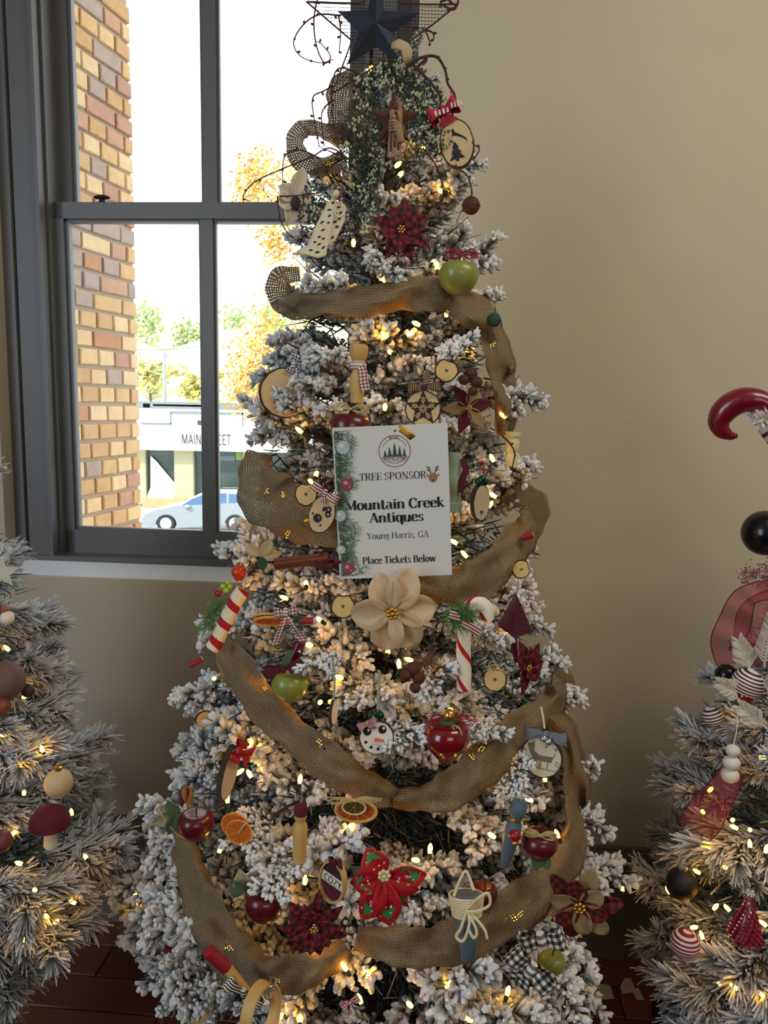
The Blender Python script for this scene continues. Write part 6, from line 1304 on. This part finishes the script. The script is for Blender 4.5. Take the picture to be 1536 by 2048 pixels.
sr = Orn('star_ornament', 'pale wooden star with a twig loop at the picture edge under the sill', 'ornament', 4, 1146, .05, cone=LEFT); flat(sr, 'star', [star(5, 32, 14, 90)], 0, M('pale_star', (204, 208, 192), .6), th=7); b = sr.mb(); b.tube([(8, -4, 14), (14, -6, 26), (12, 0, 34)], 2, 6); sr.part('loop', b, TWINE)
bauble('big black bauble on top of the tree by the plain wall', 1530, 1066, 45, M('black_gloss', (12, 12, 18), .22, var=0), .0, RIGHT, None)
bauble('black bauble under the sheer burgundy ribbon', 1452, 1350, 22, M('black_gloss', (12, 12, 18)), .03, RIGHT, None); SEQ = M('black_sequin', (8, 8, 14), .42, 0, var=.5, scale=500, bump=.6); bauble('black sequinned bauble with a silver cap at the tree edge by the plain wall', 1363, 1768, 31, SEQ, .06, RIGHT, SIL)
STB = m_stripe('spiral_red_white', (232, 214, 206), (130, 24, 36), 7.6, 1, .5, .6, 4); STC = m_stripe('spiral_dark_white', (230, 220, 216), (70, 22, 40), 6.4, 1, .5, .6, 4)
bauble('red and white spiral striped bauble hanging low on the tree by the plain wall', 1370, 1886, 29, STB, .06, RIGHT, None); bauble('striped bauble half under a snowy bough near the sheer ribbon', 1495, 1368, 32, STC, .05, RIGHT, None, roll=14); bauble('small striped bauble at the edge above the dark green bough', 1426, 1432, 20, STC, .03, RIGHT, None, roll=-25); bauble('shiny red bauble reflecting lights below the striped bauble', 1488, 1392, 18, REDG, .05, RIGHT, None)
sn = Orn('stacked_snow_beads', 'stack of three white beads like a snowman on the tree by the plain wall', 'ornament', 1463, 1525, .06, cone=RIGHT)
for z, r_ in ((26, 14), (0, 17), (-27, 18)): b = sn.mb(); b.ball((0, 0, z), r_, (1, 1, .86), 18); sn.part('bead', b, M('white_bead', (224, 216, 204), .5, var=.03))
b = sn.mb(); b.tube([(0, 0, 38), (3, 0, 66), (2, 4, 92)], 1.2, 5); sn.part('hanger', b, CREAM)
GRT = M('red_glass_beads', (150, 34, 54), .2, var=.3, coat=.5); bt_ = Orn('beaded_tree', 'red beaded glass cone tree on the pine by the plain wall', 'ornament', 1496, 1822, .06, cone=RIGHT); b = bt_.mb(); rng = random.Random(8)
for ly in range(11):
    z = 34 - ly * 8; r_ = 5 + ly * 2.7; n = 5 + ly
    for i in range(n): a = 2 * pi * (i + .5 * (ly % 2)) / n; d = V((math.cos(a), math.sin(a), 0)); b.tube([d * r_ * .5 + V((0, 0, z)), d * r_ + V((0, 0, z - 6)), d * (r_ + 1.5) + V((0, 0, z - 16))], [2, 3.4, 1.2], 6)
bt_.part('beads', b, GRT, kind='stuff'); b = bt_.mb(); b.lathe([(30, -56), (5, 36), (1, 40)], 16); bt_.part('core', b, DRED)
for i in range(6): a = i * pi / 3; b = bt_.mb(); b.tube([(0, -4, 40), (9 * math.cos(a), -6, 42 + 7 * math.sin(a))], [1, 2.6], 6); bt_.part('top_ray', b, M('white_bead', (224, 216, 204)))
SHEER = NT('sheer_burgundy'); SHEER.col(SRGB((150, 34, 50))); SHEER.b.inputs['Roughness'].default_value = .6; SHEER.b.inputs['Alpha'].default_value = .62; SHEER = SHEER.m
def sheer(label, pts, off):
    o = Orn('sheer_ribbon', label, 'ribbon', pts[0][0], pts[0][1], off, cone=RIGHT); b = o.mb(); P = spline([V(p) for p in pts], 6); c, W = [], []
    for i, q in enumerate(P):
        a, e = P[max(i - 1, 0)], P[min(i + 1, len(P) - 1)]; t = V((e[0] - a[0], a[1] - e[1])); t.normalize(); x, z = o.q(q[0], q[1]); c.append((x, q[3] + 5 * math.sin(i * .8), z)); W.append(V((-t.y, 0, t.x)) * q[2] / 2)
    b.strip(c, W, 0, 5); ob = o.part('ribbon', b, SHEER)
    b = o.mb()
    for s_ in (-1, 1): b.tube([V(p) + w_ * s_ for p, w_ in zip(c, W)], 1.1, 5)
    o.part('wired_edge', b, BURG)
sheer('sheer burgundy ribbon curling down from the tinsel at the picture edge', [(1545, 1180, 40, 0), (1506, 1190, 40, -14), (1490, 1215, 50, -16), (1482, 1255, 60, -8), (1468, 1300, 56, -12), (1480, 1345, 50, 0)], .02)
sheer('sheer burgundy ribbon loops behind the white sprigs', [(1560, 1215, 70, 10), (1525, 1240, 80, 4), (1520, 1290, 80, 0), (1500, 1335, 60, 4)], .0)
sheer('sheer red ribbon hanging between the lower boughs by the plain wall', [(1470, 1540, 40, 6), (1448, 1590, 56, -4), (1425, 1640, 72, -8), (1404, 1690, 70, -2)], .02)
TIN = M('pink_tinsel', (190, 140, 140), .35, .5, var=.5, scale=300); o = Orn('tinsel_spray', 'bushy pink glitter spray under the big black bauble', 'greenery', 1528, 1148, .03, cone=RIGHT); b = o.mb(); rng = random.Random(2)
for _ in range(420):
    t = rng.random(); p = V((-42 + 84 * t + rng.gauss(0, 5), rng.gauss(-4, 8), -8 + 20 * t + rng.gauss(0, 11))); d = V((rng.gauss(0, 1), rng.gauss(0, 1), rng.gauss(0, 1))).normalized() * rng.uniform(3, 7); b.tube([p, p + d], [1.6, 1.0], 4)
o.part('glitter_beads', b, TIN, kind='stuff')
SPRG = M('white_glitter', (206, 198, 180), .5, var=.12, scale=300)
for i, (px, py, h, rl) in enumerate([(1530, 1325, 96, 2), (1500, 1335, 60, -26), (1540, 1390, 84, 20), (1492, 1388, 52, -76), (1526, 1450, 56, -56)]):
    o = Orn('white_sprig', ['tall upright white glitter sprig over the sheer ribbon', 'shorter white glitter sprig leaning towards the wall', 'white glitter sprig leaning out at the picture edge', 'white glitter sprig lying over the striped bauble', 'white glitter sprig low beside the red bauble'][i], 'greenery', px, py, .06, roll=rl, cone=RIGHT); b = o.mb(); rng = random.Random(70 + i); b.tube([(0, 0, -10), (0, -2, h)], [2.4, 1], 5)
    for k_ in range(26):
        t = k_ / 26; sd = 1 if k_ % 2 else -1; L = 20 * (1 - t) + 7; z = h * t; a = math.radians(50); p = V((0, -1, z)); q = p + V((sd * L * math.sin(a), rng.uniform(-6, 4), L * math.cos(a)))
        b.tube([p, q], [2.2, 1.2], 5)
        for m_i in range(3): s_ = p.lerp(q, .35 + .28 * m_i); b.tube([s_, s_ + V((sd * 4, -3, 9))], [2.4, 1.6], 5)
    o.part('sprig', b, SPRG, kind='stuff')
eb = Orn('elf_boot', 'glossy red curled-toe boot with white fur cuff on the treetop by the wall', 'boot', 1480, 830, .0, cone=RIGHT)
pts_ = [(1474, 872, 6), (1464, 871, 10), (1450, 862, 17), (1443, 846, 22), (1448, 827, 25), (1462, 811, 26), (1482, 801, 26), (1504, 800, 24), (1524, 806, 20), (1540, 822, 17)]; P = [(lambda w_: (w_[0], 0, w_[1]))(eb.q(p[0], p[1])) for p in pts_]; b = eb.mb(); n_ = len(P); Ps = spline(P, 4); rs_ = [interp([(i, p[2]) for i, p in enumerate(pts_)], j / 4) for j in range(len(Ps))]; b.tube(Ps, rs_, 18); b.ball(P[0], 6); eb.part('boot', b, M('red_patent', (116, 8, 30), .28, var=.03, coat=.5))
b = eb.mb(); rng = random.Random(5)
for _ in range(420):
    t = rng.random(); a = rng.uniform(0, 2 * pi); x, z = eb.q(1508 + 36 * t, 838 - 20 * t); d = V((rng.gauss(-.3, .7), rng.gauss(-.3, .8), rng.gauss(-.1, .8))).normalized() * rng.uniform(12, 27); p = V((x + 6 * math.cos(a), 14 * math.sin(a), z + 6 * math.sin(a))); b.tube([p, p + d * .6, p + d], [2.6, 1.8, .4], 4)
eb.part('fur_cuff', b, M('white_fur', (226, 216, 208), .9, var=.05), kind='stuff'); (x0, z0), (x1, z1) = eb.q(1530, 848), eb.q(1640, 985); b = eb.mb(); b.tube([(x0, 4, z0), ((x0 + x1) / 2, 6, (z0 + z1) / 2), (x1, 8, z1)], [20, 22, 24], 16); eb.part('striped_leg', b, m_stripe('leg_stripes', (224, 206, 204), (110, 18, 40), 18, 0, .55))

# ================================================================== things on the floor
def floor_pt(px, py, z=0.0):
    d = ray(px, py); return CAM + d * ((z - CAM.z) / d.z)
for i, (px, py, pts_, lab) in enumerate([(1203, 1984, [(-12, -17), (20, -14), (22, 12), (-6, 15)], 'torn ticket half under the flocked bough by the floor papers'), (1255, 1976, [(-15, -13), (14, -9), (14, 18), (2, 18), (-15, 0)], 'torn ticket with a cut corner lying on the floorboards'), (1275, 1990, [(-7, -11), (8, -11), (7, 12), (-7, 11)], 'smallest ticket lying on the floorboards beside the cut-corner one')]):
    P = floor_pt(px, py); k_ = depth(P) / F; b = MB(k_); n = len(pts_)
    b.add([(x, y * 1.35, z) for z in (1.6, 2.4) for x, y in pts_], [tuple(range(n - 1, -1, -1)), tuple(range(n, 2 * n))] + [(j, (j + 1) % n, n + (j + 1) % n, n + j) for j in range(n)]); o = b.build('paper_ticket', M('ticket_paper', (196, 180, 150), .8, var=.04), smooth=False); o.location = P; tag(o, lab, 'ticket')
P = floor_pt(1345, 2030, .02); pg = tag(empty('power_plug', P), 'black plug adapter with cord on the floor beside the fluffy tree skirt', 'plug'); k_ = depth(P) / F
b = MB(k_); b.box((-34, -20, -26), (22, 24, 22)); o = b.build('adapter', BLK, pg); md = o.modifiers.new('Bevel', 'BEVEL'); md.width = .004; md.segments = 2
b = MB(k_); b.tube(spline([(-26, 6, 22), (-20, 6, 44), (-8, 4, 46), (-4, 2, 22)], 4), 5, 8); b.tube(spline([(20, 0, -6), (50, -8, -18), (90, -20, -20), (110, 10, -18), (70, 60, -18)], 6), 5, 8); b.build('cord', BLK, pg)
def skirt(name, label, cone, r, h, mat, seed, cat):
    rng = random.Random(seed); b = MB(); n = 48; prof = [(.04, .16), (r * .3, .15), (r * .6, h * .7), (r * .85, h * .45), (r, .06), (r * 1.02, .004)]; vs_ = []
    for i, (rr, z) in enumerate(prof):
        for j in range(n): a = 2 * pi * j / n; w_ = 1 + .07 * math.sin(a * 9 + seed) * (i / 5) + rng.uniform(-.01, .01); vs_.append((cone.x + rr * w_ * math.cos(a), cone.y + rr * w_ * math.sin(a), max(.003, z * (1 + .12 * math.sin(a * 7 + i)))))
    b.add(vs_, [(i * n + j, i * n + (j + 1) % n, (i + 1) * n + (j + 1) % n, (i + 1) * n + j) for i in range(5) for j in range(n)]); o = b.build(name, mat); tag(o, label, cat); o.modifiers.new('Solid', 'SOLIDIFY').thickness = .004
skirt('tree_skirt', 'fluffy beige tree skirt around the foot of the pine by the plain wall', RIGHT, .27, .16, M('beige_plush', (190, 168, 140), .95, var=.1, scale=60, bump=.6), 3, 'tree skirt')
P = floor_pt(14, 2006); o = tag(empty('tree_box', (P.x - .10, P.y + .06, 0), (0, 0, .2)), 'cream wooden box at the foot of the pine under the window', 'box'); b = MB(); b.box((-.14, -.06, .01), (.1, .2, .085)); b.build('box', M('cream_box', (176, 160, 130), .7), o, smooth=False).modifiers.new('Bevel', 'BEVEL').width = .012; b = MB(); b.box((-.15, -.07, 0), (.108, .208, .012)); b.build('base', M('cream_box', (176, 160, 130)), o, smooth=False)
